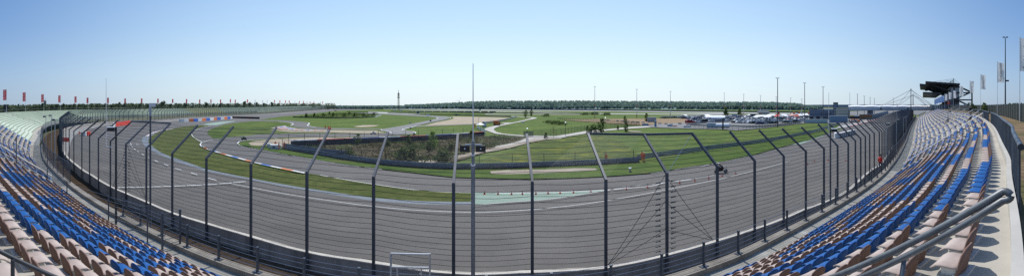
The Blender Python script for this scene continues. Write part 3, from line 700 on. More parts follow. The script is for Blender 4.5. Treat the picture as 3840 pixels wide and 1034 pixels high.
# ---- railing behind the parapet on the right
def toprail(u0, u1, label, cap=False):
    t = thing('top_railing', label, 'railing'); pts = resample(setz([p-f*.615 for p, f in zip(between(BS, u0, u1), between(FW, u0, u1))], 9.05), .16)
    sp = resample(pts, .5 if u1 < 5.6 else .9); n = 0
    rest_ = MB()
    for k, p in enumerate(sp[1:]):
        b = MB().tube([(p.x, p.y, 7.8), (p.x, p.y, 9.03)], .017 if k % 4 else .028, 6)
        if k < 98: b.build('baluster', m_rail, t)
        else: rest_.add(b.v, b.f)
    if rest_.v: rest_.build('baluster', m_rail, t)['kind'] = 'stuff'
    MB().tube(pts, .042, 12).build('rail', m_rail, t, smooth=True)
    if cap:
        d = (pts[0]-pts[1]).normalized(); MB().tube([pts[0]-d*.02, pts[0]+d*.02], .047, 14).build('end_cap', m_dark, t)
        for q in (.5, 1.1, 2.2, 4.0, 7.0):
            k = int(q/.16); MB().tube([pts[k], pts[k+1]-(pts[k+1]-pts[k])*.7], .047, 12).build('joint_ring', m_steel, t)
k3 = next(u for u, p, f in zip(US, BS, FW) if p.x > 2 and math.degrees(math.atan2((p-f*.615).x, (p-f*.615).y)) < 80.55)
toprail(k3, 4.98, 'blue-grey tube railing with upright bars curving behind the parapet at the right edge', True)
toprail(5.03, 5.55, 'blue-grey tube railing section beyond the gap at the head of the right steps')
toprail(5.58, 7.2, 'farthest blue-grey railing section at the top of the right-hand stand')
# ---- embankment behind the stand, mat fence, flags
b = MB(); us = between(BS, 2.1, 9); fw_ = between(FW, 2.1, 9)
b.strip(setz([p-f*.57 for p, f in zip(us, fw_)], 7.95), setz([p-f*2.5 for p, f in zip(us, fw_)], 7.95)); b.strip(setz([p-f*2.5 for p, f in zip(us, fw_)], 7.95), setz([p-f*160 for p, f in zip(us, fw_)], 7.9))
struct('embankment', b, m_earth)
b = MB(); us = between(BS, -2, 2.1); fw_ = between(FW, -2, 2.1)
b.strip(setz([p-f*.57 for p, f in zip(us, fw_)], 7.95), setz([p-f*40 for p, f in zip(us, fw_)], 7.9)); struct('embankment', b, m_earth)
t = thing('mat_fence', 'tall dark green wire mat fence on the embankment behind the white flags', 'fence')
fp = resample(crom(V2([(22, .5), (38.5, 6.4), (66, 15.5), (100, 30), (135, 46), (210, 82)], 7.9), 8), 2.5)
for p in fp[:99]: MB().beam(p, p+Vector((0, 0, 2.1)), .08, .08, up=(0, 1, 0)).build('post', m_dark, t)
net('wire_mat', fp, [p+Vector((0, 0, 2.0)) for p in fp], m_farfence, t)
def flagcloth(w_, h, nx=8, ny=14, side=1, seed=0, amp=.1, taper=0):
    """cloth hung from a pole at x=0, streaming towards +x*side; wave in y"""
    f = lambda x, z: amp*math.sin(x*4.2/w_*1.3+z*1.1+seed)*(x/w_)**.8+amp*.5*math.sin(z*2.6+seed*2+x*2)*(x/w_)
    drop = lambda x, z: -(x/w_)*.12*(1+.5*math.sin(seed+z))
    b = MB(); vs = []
    for j in range(ny+1):
        for i in range(nx+1):
            x = w_*i/nx*(1-.1*abs(math.sin(j*.7+seed))*i/nx); z = -h*j/ny
            vs.append((side*x, f(x, z), z+drop(x, z)))
    b.add(vs, [(j*(nx+1)+i, j*(nx+1)+i+1, (j+1)*(nx+1)+i+1, (j+1)*(nx+1)+i) for j in range(ny) for i in range(nx)])
    return b, f, drop
def textmesh(s, size, m, shear=.25):
    c = bpy.data.curves.new('t', 'FONT'); c.body = s; c.size = size; c.shear = shear; c.align_x = 'CENTER'; c.align_y = 'CENTER'; c.resolution_u = 3
    o = bpy.data.objects.new('t', c); COL.objects.link(o); dg = bpy.context.evaluated_depsgraph_get()
    me = bpy.data.meshes.new_from_object(o.evaluated_get(dg)); bpy.data.objects.remove(o); me.materials.clear(); me.materials.append(m); return me
def flagpole(loc, top, label, group, cloth, text, lm, side, rz, seed, w_=1.2, h=3.6, name='flag', r=.045):
    t = thing(name, label, 'flag', loc, rz, group); H = top-loc[2]
    MB().tube([(0, 0, 0), (0, 0, H)], [r, r*.65], 8).build('pole', m_flagpole, t)
    MB().ball((0, 0, H+.03), .06).build('finial', m_flagpole, t)
    b, f, dr = flagcloth(w_, h, side=side, seed=seed, amp=.12); c = b.build('flag_cloth', cloth, t, smooth=True); c.location = (side*.03, 0, H-.12)
    if text:
        for body, size, cx, cz in text:
            me = textmesh(body, size, lm)
            for v in me.vertices:          # reads upwards along the flag, follows the folds
                x = cx*w_-v.co.y; z = cz*-h+v.co.x
                xx = min(max(x, 0), w_)
                v.co = (side*xx if side > 0 else -w_+xx, 0, z)
                xa = abs(v.co.x); v.co.y = f(xa, z)-.03; v.co.z += dr(xa, z)
            link('lettering', me, c)
    return t
WT = [('Rotkäppchen', .62, .45, .5), ('SEKT', .2, .8, .42)]
for k, (px, yt, yb, zb) in enumerate([(3824, 138, 458, 7.9), (3740, 231, 424, 8.2), (3677.5, 278, 417, 8.3), (3637, 302, 414, 8.3), (3599, 321, 422, 8.2)]):
    r = 9.2/(math.tan(R((398-yt)/D))+math.tan(R((yb-398)/D))); loc = PR(px, r, HC-r*math.tan(R((yb-398)/D)))
    loc.z = min(loc.z, 8.0); az = math.radians((px-1920)/D)
    flagpole(loc, ZA(yt, r), 'white flag with grey script lettering, %s from the right' % ['nearest and', 'second', 'third', 'fourth', 'fifth'][k], 'white flags behind the right-hand stand', m_whiteflag, WT, m_greyletter, 1, -az, k*1.7, 1.25, 3.6)
m_bf = mat('blue_flag_cloth', (.08, .28, .7), .8, var=.3, scale=1.0, col2=(.45, .55, .8)); translucent(m_bf, .5); mix_layer(m_bf, (.8, .3, .15), .8, .6, .7); m_wf2 = mat('white_red_flag_cloth', (.8, .78, .78), .8, var=.1, scale=1.4); mix_layer(m_wf2, (.75, .3, .3), .9, .58, .68); translucent(m_wf2, .5)
for k, (px, yt) in enumerate([(3575, 338), (3557.6, 344), (3543, 351), (3532, 357), (3523, 361), (3516, 364.5), (3509.5, 368), (3504, 371)]):
    el = R((398-yt)/D); r = 6.6/math.tan(el+.0001) if False else min(190, max(120, 126+k*9)); loc = PR(px, r, 6.5); az = math.radians((px-1920)/D)
    flagpole(loc, ZA(yt, r), ('white flag with red emblem, %s of three beyond the script flags' % ORD[k]) if k < 3 else ('blue and orange flag, %s in the row before the roofed stand' % ORD[k-3]), 'coloured flags by the roofed stand', m_wf2 if k < 3 else m_bf, None, None, 1, -az, k*1.3, 1.0, 2.6)
red = [(24.5, 334, 432), (96, 344.5, 429), (164, 352, 425), (227, 356, 422), (287, 360, 420), (331.6, 365, 418), (408, 365, 416), (472, 368, 413), (534, 368, 412), (595, 369, 410), (650, 370, 408.6), (702, 370.5, 408), (751, 372, 406), (793, 372, 405), (829, 372, 404), (866, 371, 402), (884, 373, 402), (930, 372, 401), (959, 373, 401), (986, 375, 400), (1003, 375, 400), (1031, 374.5, 399), (1051, 375.5, 399), (1072, 376, 399), (1086, 376, 398.6), (1107, 378, 398.6), (1124, 378, 398.6), (1139, 378, 398.4), (1152, 380, 398.4), (1164, 380, 398), (1178, 380, 398), (1204, 380, 397.6), (1211, 380, 397.6)]
for k, (px, yt, yb) in enumerate(red):
    r = 9.2/(math.tan(R((398-yt)/D))+math.tan(R((yb-398)/D))); az = math.radians((px-1920)/D); loc = PR(px, r, HC-r*math.tan(R((yb-398)/D))-1.5)
    wht = k in (18, 19, 20, 25, 28, 31)
    flagpole(loc, ZA(yt, r), ('small white flag' if wht else 'red flag with white lettering')+', %s from the left above the green stand' % ordn(k), 'flags above the pale green stand', m_whiteflag if wht else m_redflag, [('Coca-Cola', .8, .5, .5)] if not wht and k < 14 else None, m_whiteletter, -1, -az, k*2.1, 1.25, 3.7, r=.05 if k < 10 else .09)
# ---- separating chain-link fence in the left of the near stand
t = thing('chain_link_fence', 'tall chain-link fence with grey posts dividing the left seats from the walkway and steps', 'fence')
cp = [P(553, 916, 2.6), P(407, 866, 2.6), P(251, 795, 2.6)]
for i, u in ((1, .0), (5, .0), (9, .0), (12, 0)):
    p, f = at_u(i, u, 0); s = Vector((f.y, -f.x, 0)); p = p+s*.45; cp.append(Vector((p.x, p.y, Z0+DZ*i)))
for p in cp: MB().tube([p, p+Vector((0, 0, 2.1))], .04, 8).build('post', m_rail, t)
for k in range(9): MB().tube([p+Vector((0, 0, .15+k*.235)) for p in cp], .008, 4).build('wire', m_steel2, t)
net('netting', cp, [p+Vector((0, 0, 2.05)) for p in cp], m_net, t)
# gate between the chain-link fence and the beam
t = thing('gate', 'barred steel gate with horizontal bars across the walkway at the left', 'gate')
a_ = P(650, 952, 2.6); c_ = P(640, 905, 2.9)
g0 = Vector((-13.3, 9.2, 2.6)); g1 = Vector((-13.3, 10.2, 2.6))
for p in (g0, g1): MB().beam(p, p+Vector((0, 0, 2.1)), .08, .08, up=(0, 1, 0)).build('post', m_rail, t)
for k in range(8): MB().tube([g0+Vector((0, 0, .2+k*.26)), g1+Vector((0, 0, .2+k*.26))], .014, 6).build('bar', m_rail, t)
# ---- sign frame at the bottom centre
t = thing('sign_frame', 'blank grey framed panel on legs standing on the beam, bottom centre', 'sign')
c0 = P(1470, 1004, 4.45); r0 = math.hypot(c0.x, c0.y)
def fr(px, z): return PR(px, r0, z)
zt_, zb_ = ZA(950, r0), ZA(1000, r0)
xs = (1466, 1612)
b = MB()
for px in xs: b.beam(fr(px, 2.92), fr(px, zt_), .05, .05, up=(0, 1, 0))
b.beam(fr(xs[0], zt_), fr(xs[1], zt_-.03), .06, .05); b.beam(fr(xs[0], zb_), fr(xs[1], zb_-.03), .06, .05); b.build('frame', m_steel2, t)
pb = MB(); pb.poly([fr(xs[0]+4, zb_+.02), fr(xs[1]-4, zb_), fr(xs[1]-4, zt_-.04), fr(xs[0]+4, zt_-.02)]); m_pane = wire_mat('clear_pane', (.2, .19, .175), .012, .012, .13, diamond=False); pb.uv = [(0, 0), (1.2, 0), (1.2, .6), (0, .6)]; pb.build('panel', m_pane, t)
for px in (1490, 1580): MB().beam(fr(px, 2.92), fr(px, zb_), .045, .045, up=(0, 1, 0)).build('leg', m_steel2, t)
gl = MB()
net('grating', [fr(xs[0], 3.0), fr(xs[1], 3.0)], [fr(xs[0], zb_-.05), fr(xs[1], zb_-.05)], wire_mat('grating', (.25, .27, .3), .06, .2, .12, diamond=False), t)
# ---- masts with loudspeakers, lamps and cameras
def horn(parent, c, rz, s=1.0):
    h = bpy.data.objects.new('horn', None)
    b = MB(); w0, w1, d = .09*s, .36*s, .42*s
    vs = [(-w0/2, 0, .06*s), (w0/2, 0, .06*s), (w0/2, 0, -.06*s), (-w0/2, 0, -.06*s), (-w1/2, -d, .1*s), (w1/2, -d, .1*s), (w1/2, -d, -.14*s), (-w1/2, -d, -.14*s)]
    b.add(vs, [(0, 1, 2, 3), (0, 4, 5, 1), (1, 5, 6, 2), (2, 6, 7, 3), (3, 7, 4, 0)]); 
    o = b.build('horn_speaker', mat('horn_grey', (.42, .43, .44), .45, var=.1), parent); o.location = c; o.rotation_euler.z = rz
    f = MB(); f.poly([(-w1/2, -d-.003, .1*s), (w1/2, -d-.003, .1*s), (w1/2, -d-.003, -.14*s), (-w1/2, -d-.003, -.14*s)]); f.build('mouth', m_black, o)
    MB().ball((0, -d-.01, -.02*s), .028*s).build('driver', m_whiteletter, o)
rm = 13.2; base = PR(1774, rm, 0); zt = ZA(238, rm); zk = ZA(538, rm)
t = thing('speaker_mast', 'tall thin mast with two dark horn loudspeakers in front of the crash fence, centre', 'mast', base)
MB().tube([(0, 0, 0), (0, 0, zk-.8)], .075, 12).build('pole', m_steel2 if False else mat('mast_grey', (.2, .22, .245), .45, metal=.4, var=.2, scale=3), t)
MB().tube([(0, 0, zk-.8), (0, 0, zk+.1)], .058, 12).build('pole', mat('mast_grey', (.2, .22, .245)), t)
MB().tube([(0, 0, zk+.1), (0, 0, zt)], [.024, .012], 8).build('antenna', m_flagpole, t)
for z in (zk-.42, zk-.8): MB().tube([(0, 0, z-.03), (0, 0, z+.03)], .085, 12).build('clamp', m_flagpole, t)
MB().beam((-.3, .05, zk-.05), (.3, .05, zk-.05), .05, .05).build('crossbar', m_steel2, t)
horn(t, (-.29, .3, zk-.16), 0, 1.0); horn(t, (.29, .3, zk-.16), 0, 1.0)
def cctv(px, yt, r, zb, label, kind, seed=0, rad=.06, m=None):
    t = thing('camera_pole', label, 'pole', PR(px, r, zb), -math.radians((px-1920)/D)); H = ZA(yt, r)-zb
    MB().tube([(0, 0, 0), (0, 0, H)], [rad, rad*.8], 8).build('pole', m or m_steel, t)
    if kind == 'lamp':
        b = MB(); b.box((.0, 0, H-.02), (.5, .06, .05)); b.build('bracket', m_steel2, t)
        o = MB().box((-.28*(1 if seed else -1), -.1, H-.12), (.42, .42, .2)).build('floodlight', m_black, t)
        MB().box((-.28*(1 if seed else -1), -.1, H+.0), (.46, .46, .04)).build('hood', m_flagpole, o)
    else:
        MB().box((.12, -.05, H+.1), (.34, .2, .2)).build('camera_box', m_flagpole, t)
        MB().tube([(0, 0, H-.5), (0, 0, H+.15)], rad*1.25, 8).build('collar', m_steel2, t)
    return t
cctv(435, 476, 20.5, 1.5, 'black pole with a dark floodlight and antenna brackets before the left fence', 'lamp', 1, .075, m_dark)
cctv(564, 400, 20.0, .5, 'tall grey-blue pole with a small white camera box at its top, left', 'box', 0, .065)
t = thing('antenna', 'thin white whip antenna on a bracket beside the black floodlight pole', 'antenna', PR(398, 20.6, 0))
MB().tube([(0, 0, ZA(550, 20.6)), (0, 0, ZA(293, 20.6))], [.02, .01], 6).build('rod', m_flagpole, t)
for y in (508, 548): MB().tube([(0, 0, ZA(y, 20.6)), (.5, .1, ZA(y, 20.6))], .022, 6).build('bracket', m_flagpole, t)
cctv(172, 434, 60, 1.5, 'slim grey pole with a black floodlight, leftmost of the three by the curved bar fence', 'lamp', 1, .06, m_steel2)
cctv(193, 430, 62, 1.5, 'slim grey pole with a black floodlight, middle of the three by the curved bar fence', 'lamp', 1, .06, m_steel2)
cctv(206, 446, 50, 1.5, 'slim grey pole with a black floodlight, rightmost of the three by the curved bar fence', 'lamp', 1, .07, m_steel2)
cctv(3114, 482, 26, 1, 'grey pole with a black and white floodlight before the right part of the crash fence', 'lamp', 0, .07)
t = thing('antenna', 'thin white whip antenna rising beside the right floodlight pole', 'antenna', PR(3108, 26.5, 0)); MB().tube([(0, 0, ZA(505, 26.5)), (0, 0, ZA(346, 26.5))], [.022, .012], 6).build('rod', m_flagpole, t)
for px, yt, r, nm in ((3323, 462, 46, 'nearest'), (3362, 448, 66, 'second'), (3388, 440, 88, 'third'), (3398, 436, 110, 'farthest')):
    cctv(px, yt, r, 1, 'pole with a small floodlight along the right crash fence, %s of the row' % nm, 'lamp', 0, .06, m_steel2)
for px, yt, yb, r, nm in ((3186.7, 347, 455, 120, 'pale'), (3363.5, 385, 430, 90, 'thin')):
    t = thing('antenna', '%s thin mast standing near the footbridge' % nm, 'antenna', PR(px, r, 0)); MB().tube([(0, 0, 0), (0, 0, ZA(yt, r))], .05, 6).build('rod', m_steel2, t)
# ------------------------------------------------------------------ pale green stand round the turn and along the far straight
sp_ = [p for p in FD if p.x < -60.5]; sn = normals2(sp_)      # runs from the far end towards the camera
fr_ = [p-n*(7.2 if p.length > 90 else 6.6) for p, n in zip(sp_, sn)]
def green_terrace(ids, label, m, rows=14):
    t = thing('green_grandstand', label, 'grandstand'); b = MB(); rb = MB()
    for i in range(rows):
        A = [fr_[k]-sn[k]*(i*.95) for k in ids]; B = [fr_[k]-sn[k]*((i+1)*.95) for k in ids]
        top = [7.35+min(2.2, max(0, fr_[k].length-150)*.0032) for k in ids]
        z = [2.6+(tp-2.6)*(i+1)/rows for tp in top]; zp = [2.6+(tp-2.6)*i/rows for tp in top]
        lift = lambda l, zz: [Vector((p.x, p.y, q)) for p, q in zip(l, zz)]
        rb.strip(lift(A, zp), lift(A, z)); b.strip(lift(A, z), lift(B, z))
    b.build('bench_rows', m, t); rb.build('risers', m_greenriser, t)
    b = MB(); A = [fr_[k]+sn[k]*2.4 for k in ids]; B = [fr_[k] for k in ids]; b.strip(setz(A, 2.6), setz(B, 2.6)); b.build('walkway', m_conc, t)
    rp_ = []
    for k in ids[::6]:
        q = fr_[k]-sn[k]*(rows*.95); tp = 7.35+min(2.2, max(0, fr_[k].length-150)*.0032); rp_.append(Vector((q.x, q.y, tp+1.05)))
    MB().tube(rp_, .04, 4).build('top_rail', m_rail, t); 
    for q in rp_[:90]: MB().tube([q, q-Vector((0, 0, 1.1))], .03, 4).build('rail_post', m_rail, t)
    return t
n_ = len(fr_); azk = [math.degrees(math.atan2((p-q*7).x, (p-q*7).y)) for p, q in zip(fr_, sn)]; iy0 = min(range(n_), key=lambda k: abs(azk[k]-(703-1920)/D)); iy1 = min(range(n_), key=lambda k: abs(azk[k]-(822-1920)/D))
green_terrace(list(range(iy0-1, n_)), 'pale green terraced stand curving round the outside of the left turn', m_green_terr)
green_terrace(list(range(iy1-1, iy0)), 'short faded yellow section between the pale green terraces', m_yel_terr)
green_terrace(list(range(0, iy1)), 'long pale green stand running away beside the far straight', m_green_terr)
A = [fr_[k]+sn[k]*2.5 for k in range(n_)]
t = thing('bar_fence', 'dark bar fence in front of the pale green stand', 'fence'); aa = [p for p in A if p.length < 420][::2]
net('bar_mat', setz(aa, 2.4), setz(aa, 4.3), m_bar, t)
for k, p in enumerate(aa[::2][:99]): MB().beam((p.x, p.y, .2), (p.x, p.y, 4.3), .09, .09, up=(0, 1, 0)).build('post', m_rail, t)
b = MB(); b.strip(setz(A, .15), setz(sp_, .15)); struct('dirt_strip', b, m_dirt)
for k, px in enumerate([150, 215, 420, 560, 760, 1000]):   # flights of steps with rails
    j = min(range(n_), key=lambda q: abs(math.degrees(math.atan2(fr_[q].x, fr_[q].y))-(px-1920)/D))
    p0 = fr_[j]; p1 = fr_[j]-sn[j]*13.3; tp = 7.35+min(2.2, max(0, p0.length-150)*.0032)
    t = thing('handrail', 'handrail on the pale green terraces, %s from the left' % ordn(k), 'handrail', group='handrails of the green stand')
    MB().tube([(p0.x, p0.y, 3.7), (p1.x, p1.y, tp+1)], .035, 5).build('rail', m_rail, t)
    for q in range(8):
        e = p0+(p1-p0)*(q/7); z = 2.6+(tp-2.6)*(q/7); MB().tube([(e.x, e.y, z), (e.x, e.y, z+1.05)], .03, 4).build('post', m_rail, t)
# ------------------------------------------------------------------ trees and forest
m_trunk = mat('bark', (.09, .07, .05), .95, var=.3, scale=2)
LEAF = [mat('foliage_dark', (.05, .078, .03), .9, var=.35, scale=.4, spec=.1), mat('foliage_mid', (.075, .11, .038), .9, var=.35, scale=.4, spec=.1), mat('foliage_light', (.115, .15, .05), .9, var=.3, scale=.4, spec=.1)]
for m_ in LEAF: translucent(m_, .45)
BELT = [mat('hazy_belt_dark', (.07, .1, .066), .9, var=.3, scale=.1, spec=.05), mat('hazy_belt_mid', (.095, .13, .075), .9, var=.3, scale=.1, spec=.05), mat('hazy_belt_light', (.13, .15, .085), .9, var=.3, scale=.1, spec=.05)]  # distance haze put into the colours: foliage tones lightened
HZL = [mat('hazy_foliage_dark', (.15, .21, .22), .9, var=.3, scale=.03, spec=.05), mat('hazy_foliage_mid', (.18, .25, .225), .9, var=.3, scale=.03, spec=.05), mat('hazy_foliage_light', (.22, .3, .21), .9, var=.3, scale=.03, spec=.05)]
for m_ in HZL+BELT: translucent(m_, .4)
def leafquad(b, c, s, rg, mi):
    n = Vector((rg.gauss(0, 1), rg.gauss(0, 1), rg.gauss(.3, .8))).normalized(); u = n.orthogonal().normalized(); v = n.cross(u)
    a = rg.random()*6.28; u, v = u*math.cos(a)+v*math.sin(a), v*math.cos(a)-u*math.sin(a)
    b.add([c+u*s, c+v*s*.7, c-u*s, c-v*s*.7], [(0, 1, 2, 3)], mi)
def crown(rg, h, w_, n, s, lobes=6, base=.3):
    b = MB(); L = []
    for k in range(lobes):
        z = h*(base+(.95-base)*k/max(1, lobes-1))*(.9+.2*rg.random()); rr = w_*(.55+.45*math.sin(math.pi*min(1, .25+.75*k/lobes)))*(.6+.5*rg.random())
        a = rg.random()*6.28; L.append((Vector((math.cos(a)*w_*.38*rg.random(), math.sin(a)*w_*.38*rg.random(), z)), rr*.62))
    for _ in range(n):
        c, r = L[rg.randrange(lobes)]; d = Vector((rg.gauss(0, 1), rg.gauss(0, 1), rg.gauss(0, 1))).normalized()*r*(.55+.5*rg.random()); d.z *= .85
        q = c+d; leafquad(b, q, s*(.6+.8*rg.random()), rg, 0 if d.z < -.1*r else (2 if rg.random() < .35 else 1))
    return b
def tree_mesh(rg, h, w_, n=170, s=.8, mats=LEAF, lobes=7, base=.3):
    cm = crown(rg, h, w_, n, s, lobes, base).mesh('crown', mats); tb = MB()
    tb.tube([(0, 0, -.5), (.1, 0, h*.35), (0, .1, h*.8)], [h*.02, h*.014, h*.004], 6)
    for k in range(5):
        a = rg.random()*6.28; z = h*(.3+.1*k); tb.tube([(0, 0, z), (math.cos(a)*w_*.5, math.sin(a)*w_*.5, z+h*.18)], [h*.008, h*.003], 4)
    return cm, tb.mesh('trunk', m_trunk)
rg = random.Random(3)
TV = [tree_mesh(rg, 13, 4.5), tree_mesh(rg, 15, 4.0), tree_mesh(rg, 11, 5), tree_mesh(rg, 16, 5.5, 200), tree_mesh(rg, 12, 3.5)]
TVB = [tree_mesh(rg, 13, 4.5, 170, .8, BELT), tree_mesh(rg, 15, 4.0, 170, .8, BELT), tree_mesh(rg, 11, 5, 170, .8, BELT), tree_mesh(rg, 16, 5.5, 200, .8, BELT), tree_mesh(rg, 12, 3.5, 170, .8, BELT)]
KIND = ['rounded', 'slender', 'low broad', 'tall broad', 'narrow']
HV = [tree_mesh(rg, 14, 5, 120, 1.1, HZL), tree_mesh(rg, 16, 4.5, 120, 1.1, HZL), tree_mesh(rg, 12, 6, 120, 1.1, HZL)]
def tree(loc, v, label, group, sc=1.0, rz=0, cat='tree', name='tree'):
    t = thing(name, label, cat, loc, rz, group); t.scale = (sc, sc, sc*(.9+.2*rg.random())); link('crown', v[0], t); link('trunk', v[1], t); return t
# individual trees that stand out of the left tree line
tops_ = [(10, 400), (30, 403), (88, 406), (112, 404), (135, 402), (158, 394), (176, 399), (196, 397), (214, 396), (240, 397), (259, 392), (275, 396), (300, 396), (317, 394), (344, 397), (366, 393), (392, 398), (420, 392), (446, 388), (470, 392), (500, 395), (524, 391), (560, 390), (592, 391), (612, 383), (640, 389), (668, 390), (696, 391), (722, 389), (748, 392), (773, 388), (800, 391), (828, 388), (856, 390), (884, 385), (917, 382), (936, 384), (962, 386), (990, 388), (1020, 387)]
for k, (px, yt) in enumerate(tops_):
    r = 235+px*.28 if px < 360 else 330+(px-360)*.55; az = R((px-1920)/D); v = rg.randrange(5)
    H = ZA(yt-1.5, r); hh = (13, 15, 11, 16, 12)[v]; sc = max(.7, min(1.35, (H-1)/hh*1.02))
    tree(PR(px, r, H-hh*sc*1.0), TVB[v], '%s dark tree in the line behind the left stand, %s from the left' % (KIND[v], ordn(k)), 'trees behind the left stand', sc, rg.random()*6)
def mass(name, label, plots, mats, s, leaves, hgt):
    b = MB(); r2 = random.Random(11)
    for c, h in plots:
        w_ = h*.34; low = h*.12
        for _ in range(leaves):
            u = r2.random(); z = low+(h-low)*u; rr = w_*math.sqrt(max(.05, 1-(abs(u-.45)/.6)**2)); a = r2.random()*6.28
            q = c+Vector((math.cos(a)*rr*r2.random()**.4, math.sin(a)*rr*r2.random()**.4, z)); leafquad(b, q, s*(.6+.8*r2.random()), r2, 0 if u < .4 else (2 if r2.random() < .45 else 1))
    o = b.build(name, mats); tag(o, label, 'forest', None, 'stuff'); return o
pl = []
for k in range(900):
    px = rg.uniform(-40, 1260); r = (250+px*.3 if px < 360 else 350+(px-360)*.62)*(1+.5*rg.random()**1.5)
    yt = 401 if px < 100 else (399 if px < 300 else (396-(px-300)*.004)); yt += rg.uniform(-8, 2)
    H = ZA(yt, r); h = min(15, max(7, H)); pl.append((PR(px, r, min(H-h, 3)), h))
mass('tree_belt', 'dense dark green tree belt behind the left stand', pl, BELT, 1.25, 34, 12)
HILL = [(1100, 396), (1200, 394), (1400, 393), (1560, 390), (1640, 386), (1760, 378), (1860, 375.5), (2000, 374.5), (2200, 375), (2400, 376), (2600, 378.5), (2760, 379), (2880, 379.5), (2980, 384), (3030, 391), (3050, 396), (3120, 397)]
def hy_(px):
    for (a, ya), (c, yc) in zip(HILL, HILL[1:]):
        if a <= px <= c: return ya+(yc-ya)*(px-a)/(c-a)
    return 396.5
hb = MB(); fx = [1080+k*20 for k in range(105)]
lo = [PR(x, 1180 if x < 2300 else 1180-(x-2300)*.45, -.1) for x in fx]; hi = []
for x, p in zip(fx, lo):
    r = p.length*1.5; hi.append(PR(x, r, max(1, ZA(hy_(x), r)-16)))
hm = [a.lerp(c, .5)+Vector((0, 0, (c.z-a.z)*.03)) for a, c in zip(lo, hi)]
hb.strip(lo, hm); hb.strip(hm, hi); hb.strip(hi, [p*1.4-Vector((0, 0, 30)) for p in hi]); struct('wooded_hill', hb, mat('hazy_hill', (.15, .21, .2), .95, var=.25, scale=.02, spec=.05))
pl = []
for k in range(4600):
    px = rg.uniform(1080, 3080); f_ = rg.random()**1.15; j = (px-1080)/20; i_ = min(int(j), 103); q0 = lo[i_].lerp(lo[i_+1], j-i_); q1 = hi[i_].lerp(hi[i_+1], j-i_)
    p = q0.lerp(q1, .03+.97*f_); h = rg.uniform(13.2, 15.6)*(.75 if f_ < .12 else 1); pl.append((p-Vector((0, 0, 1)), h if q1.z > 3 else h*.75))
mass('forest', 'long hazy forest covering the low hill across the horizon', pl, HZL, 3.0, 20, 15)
# distant blue ridge behind everything
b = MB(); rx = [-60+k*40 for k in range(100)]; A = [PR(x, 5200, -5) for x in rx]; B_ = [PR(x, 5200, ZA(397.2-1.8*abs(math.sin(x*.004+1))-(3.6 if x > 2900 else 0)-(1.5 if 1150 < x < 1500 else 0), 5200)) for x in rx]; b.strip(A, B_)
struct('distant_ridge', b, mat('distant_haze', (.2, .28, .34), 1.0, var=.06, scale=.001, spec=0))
# dark fence and wall along the far straight
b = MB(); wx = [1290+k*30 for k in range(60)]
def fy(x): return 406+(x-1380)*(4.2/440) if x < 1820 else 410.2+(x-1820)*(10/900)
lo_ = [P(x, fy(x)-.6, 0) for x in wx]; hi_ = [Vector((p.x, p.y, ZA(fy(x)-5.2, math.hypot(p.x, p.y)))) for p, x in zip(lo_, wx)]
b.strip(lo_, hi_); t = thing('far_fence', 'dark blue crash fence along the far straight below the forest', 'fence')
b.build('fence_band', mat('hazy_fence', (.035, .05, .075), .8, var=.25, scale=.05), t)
# ------------------------------------------------------------------ bushes, young trees
BV = [crown(rg, 1.6, 1.3, 260, .14, 5, .2).mesh('bush', LEAF), crown(rg, 1.2, 1.6, 260, .14, 6, .2).mesh('bush', LEAF), crown(rg, 2.4, 1.1, 300, .14, 6, .15).mesh('bush', LEAF)]
def bush(px, py, v, sc, label, m=None, group=None):
    o = link('bush', BV[v], None, P(px, py, 0), rg.random()*6); o.scale = (sc, sc, sc); tag(o, label, 'bush', group); return o
o = bush(1626, 560, 2, 1.55, 'bright green young tree growing in the brown scrub left of the mast'); m_fresh = mat('fresh_foliage', (.15, .24, .045), .9, var=.25, scale=1); translucent(m_fresh, .5); o.data = o.data.copy(); o.data.materials.clear(); [o.data.materials.append(m_fresh) for _ in range(3)]; bush(1613, 570, 0, 1.1, 'pale green loose bush at the foot of the young tree in the scrub')
bush(1668, 608, 1, 1.5, 'dark green dense bush behind the guardrail left of the mast'); bush(1690, 565, 1, 1.2, 'dark low bush in the scrub just left of the mast')
bush(1530, 545, 0, 1.3, 'pale olive bush in the left part of the scrub'); bush(1510, 598, 1, 1.5, 'grey-green sprawling bush behind the guardrail in the scrub'); bush(1550, 602, 0, 1.25, 'dull green bush close behind the guardrail in the scrub')
bush(1340, 545, 2, 1.1, 'thin green shrub before the rear tyre wall'); bush(1551, 527, 0, 1.1, 'small bright green shrub against the tyre wall'); bush(1728, 528, 2, .8, 'yellow-green shrub right of the tyre wall centre'); bush(1766, 524, 0, 1.3, 'green shrub beside the antenna of the mast')
bush(1452, 548, 1, .9, 'small dark bush in the brown scrub near the tyre wall'); bush(1310, 590, 1, 1.1, 'olive bush low behind the left part of the guardrail')
bush(2048, 521, 0, 1.0, 'small dense bush beside the fork of the sandy paths'); bush(2230, 499, 1, 1.9, 'dark green broad bush at the bend of the service road'); bush(2253, 497, 2, 2.0, 'tall green bush at the bend of the service road'); bush(2205, 502, 2, 1.1, 'small bush next to two walkers on the service road')
bush(2347, 494, 2, 1.4, 'conical young tree on the grass right of the service road'); bush(2316, 486, 0, .9, 'pale shrub beside the service road fence'); bush(1970, 440, 2, 2.4, 'slim young tree by the far hairpin of the service road'); bush(1993, 434, 2, 2.6, 'bushy young tree behind the far hairpin'); bush(2345, 462, 2, 1.6, 'thin yellow-green tree against the sandy yard'); bush(2425, 456, 2, 2.0, 'slim green tree left of the grey trailer')
def wide(o, fx_, fz): o.scale = (o.scale[0]*fx_, o.scale[1], o.scale[2]*fz); return o
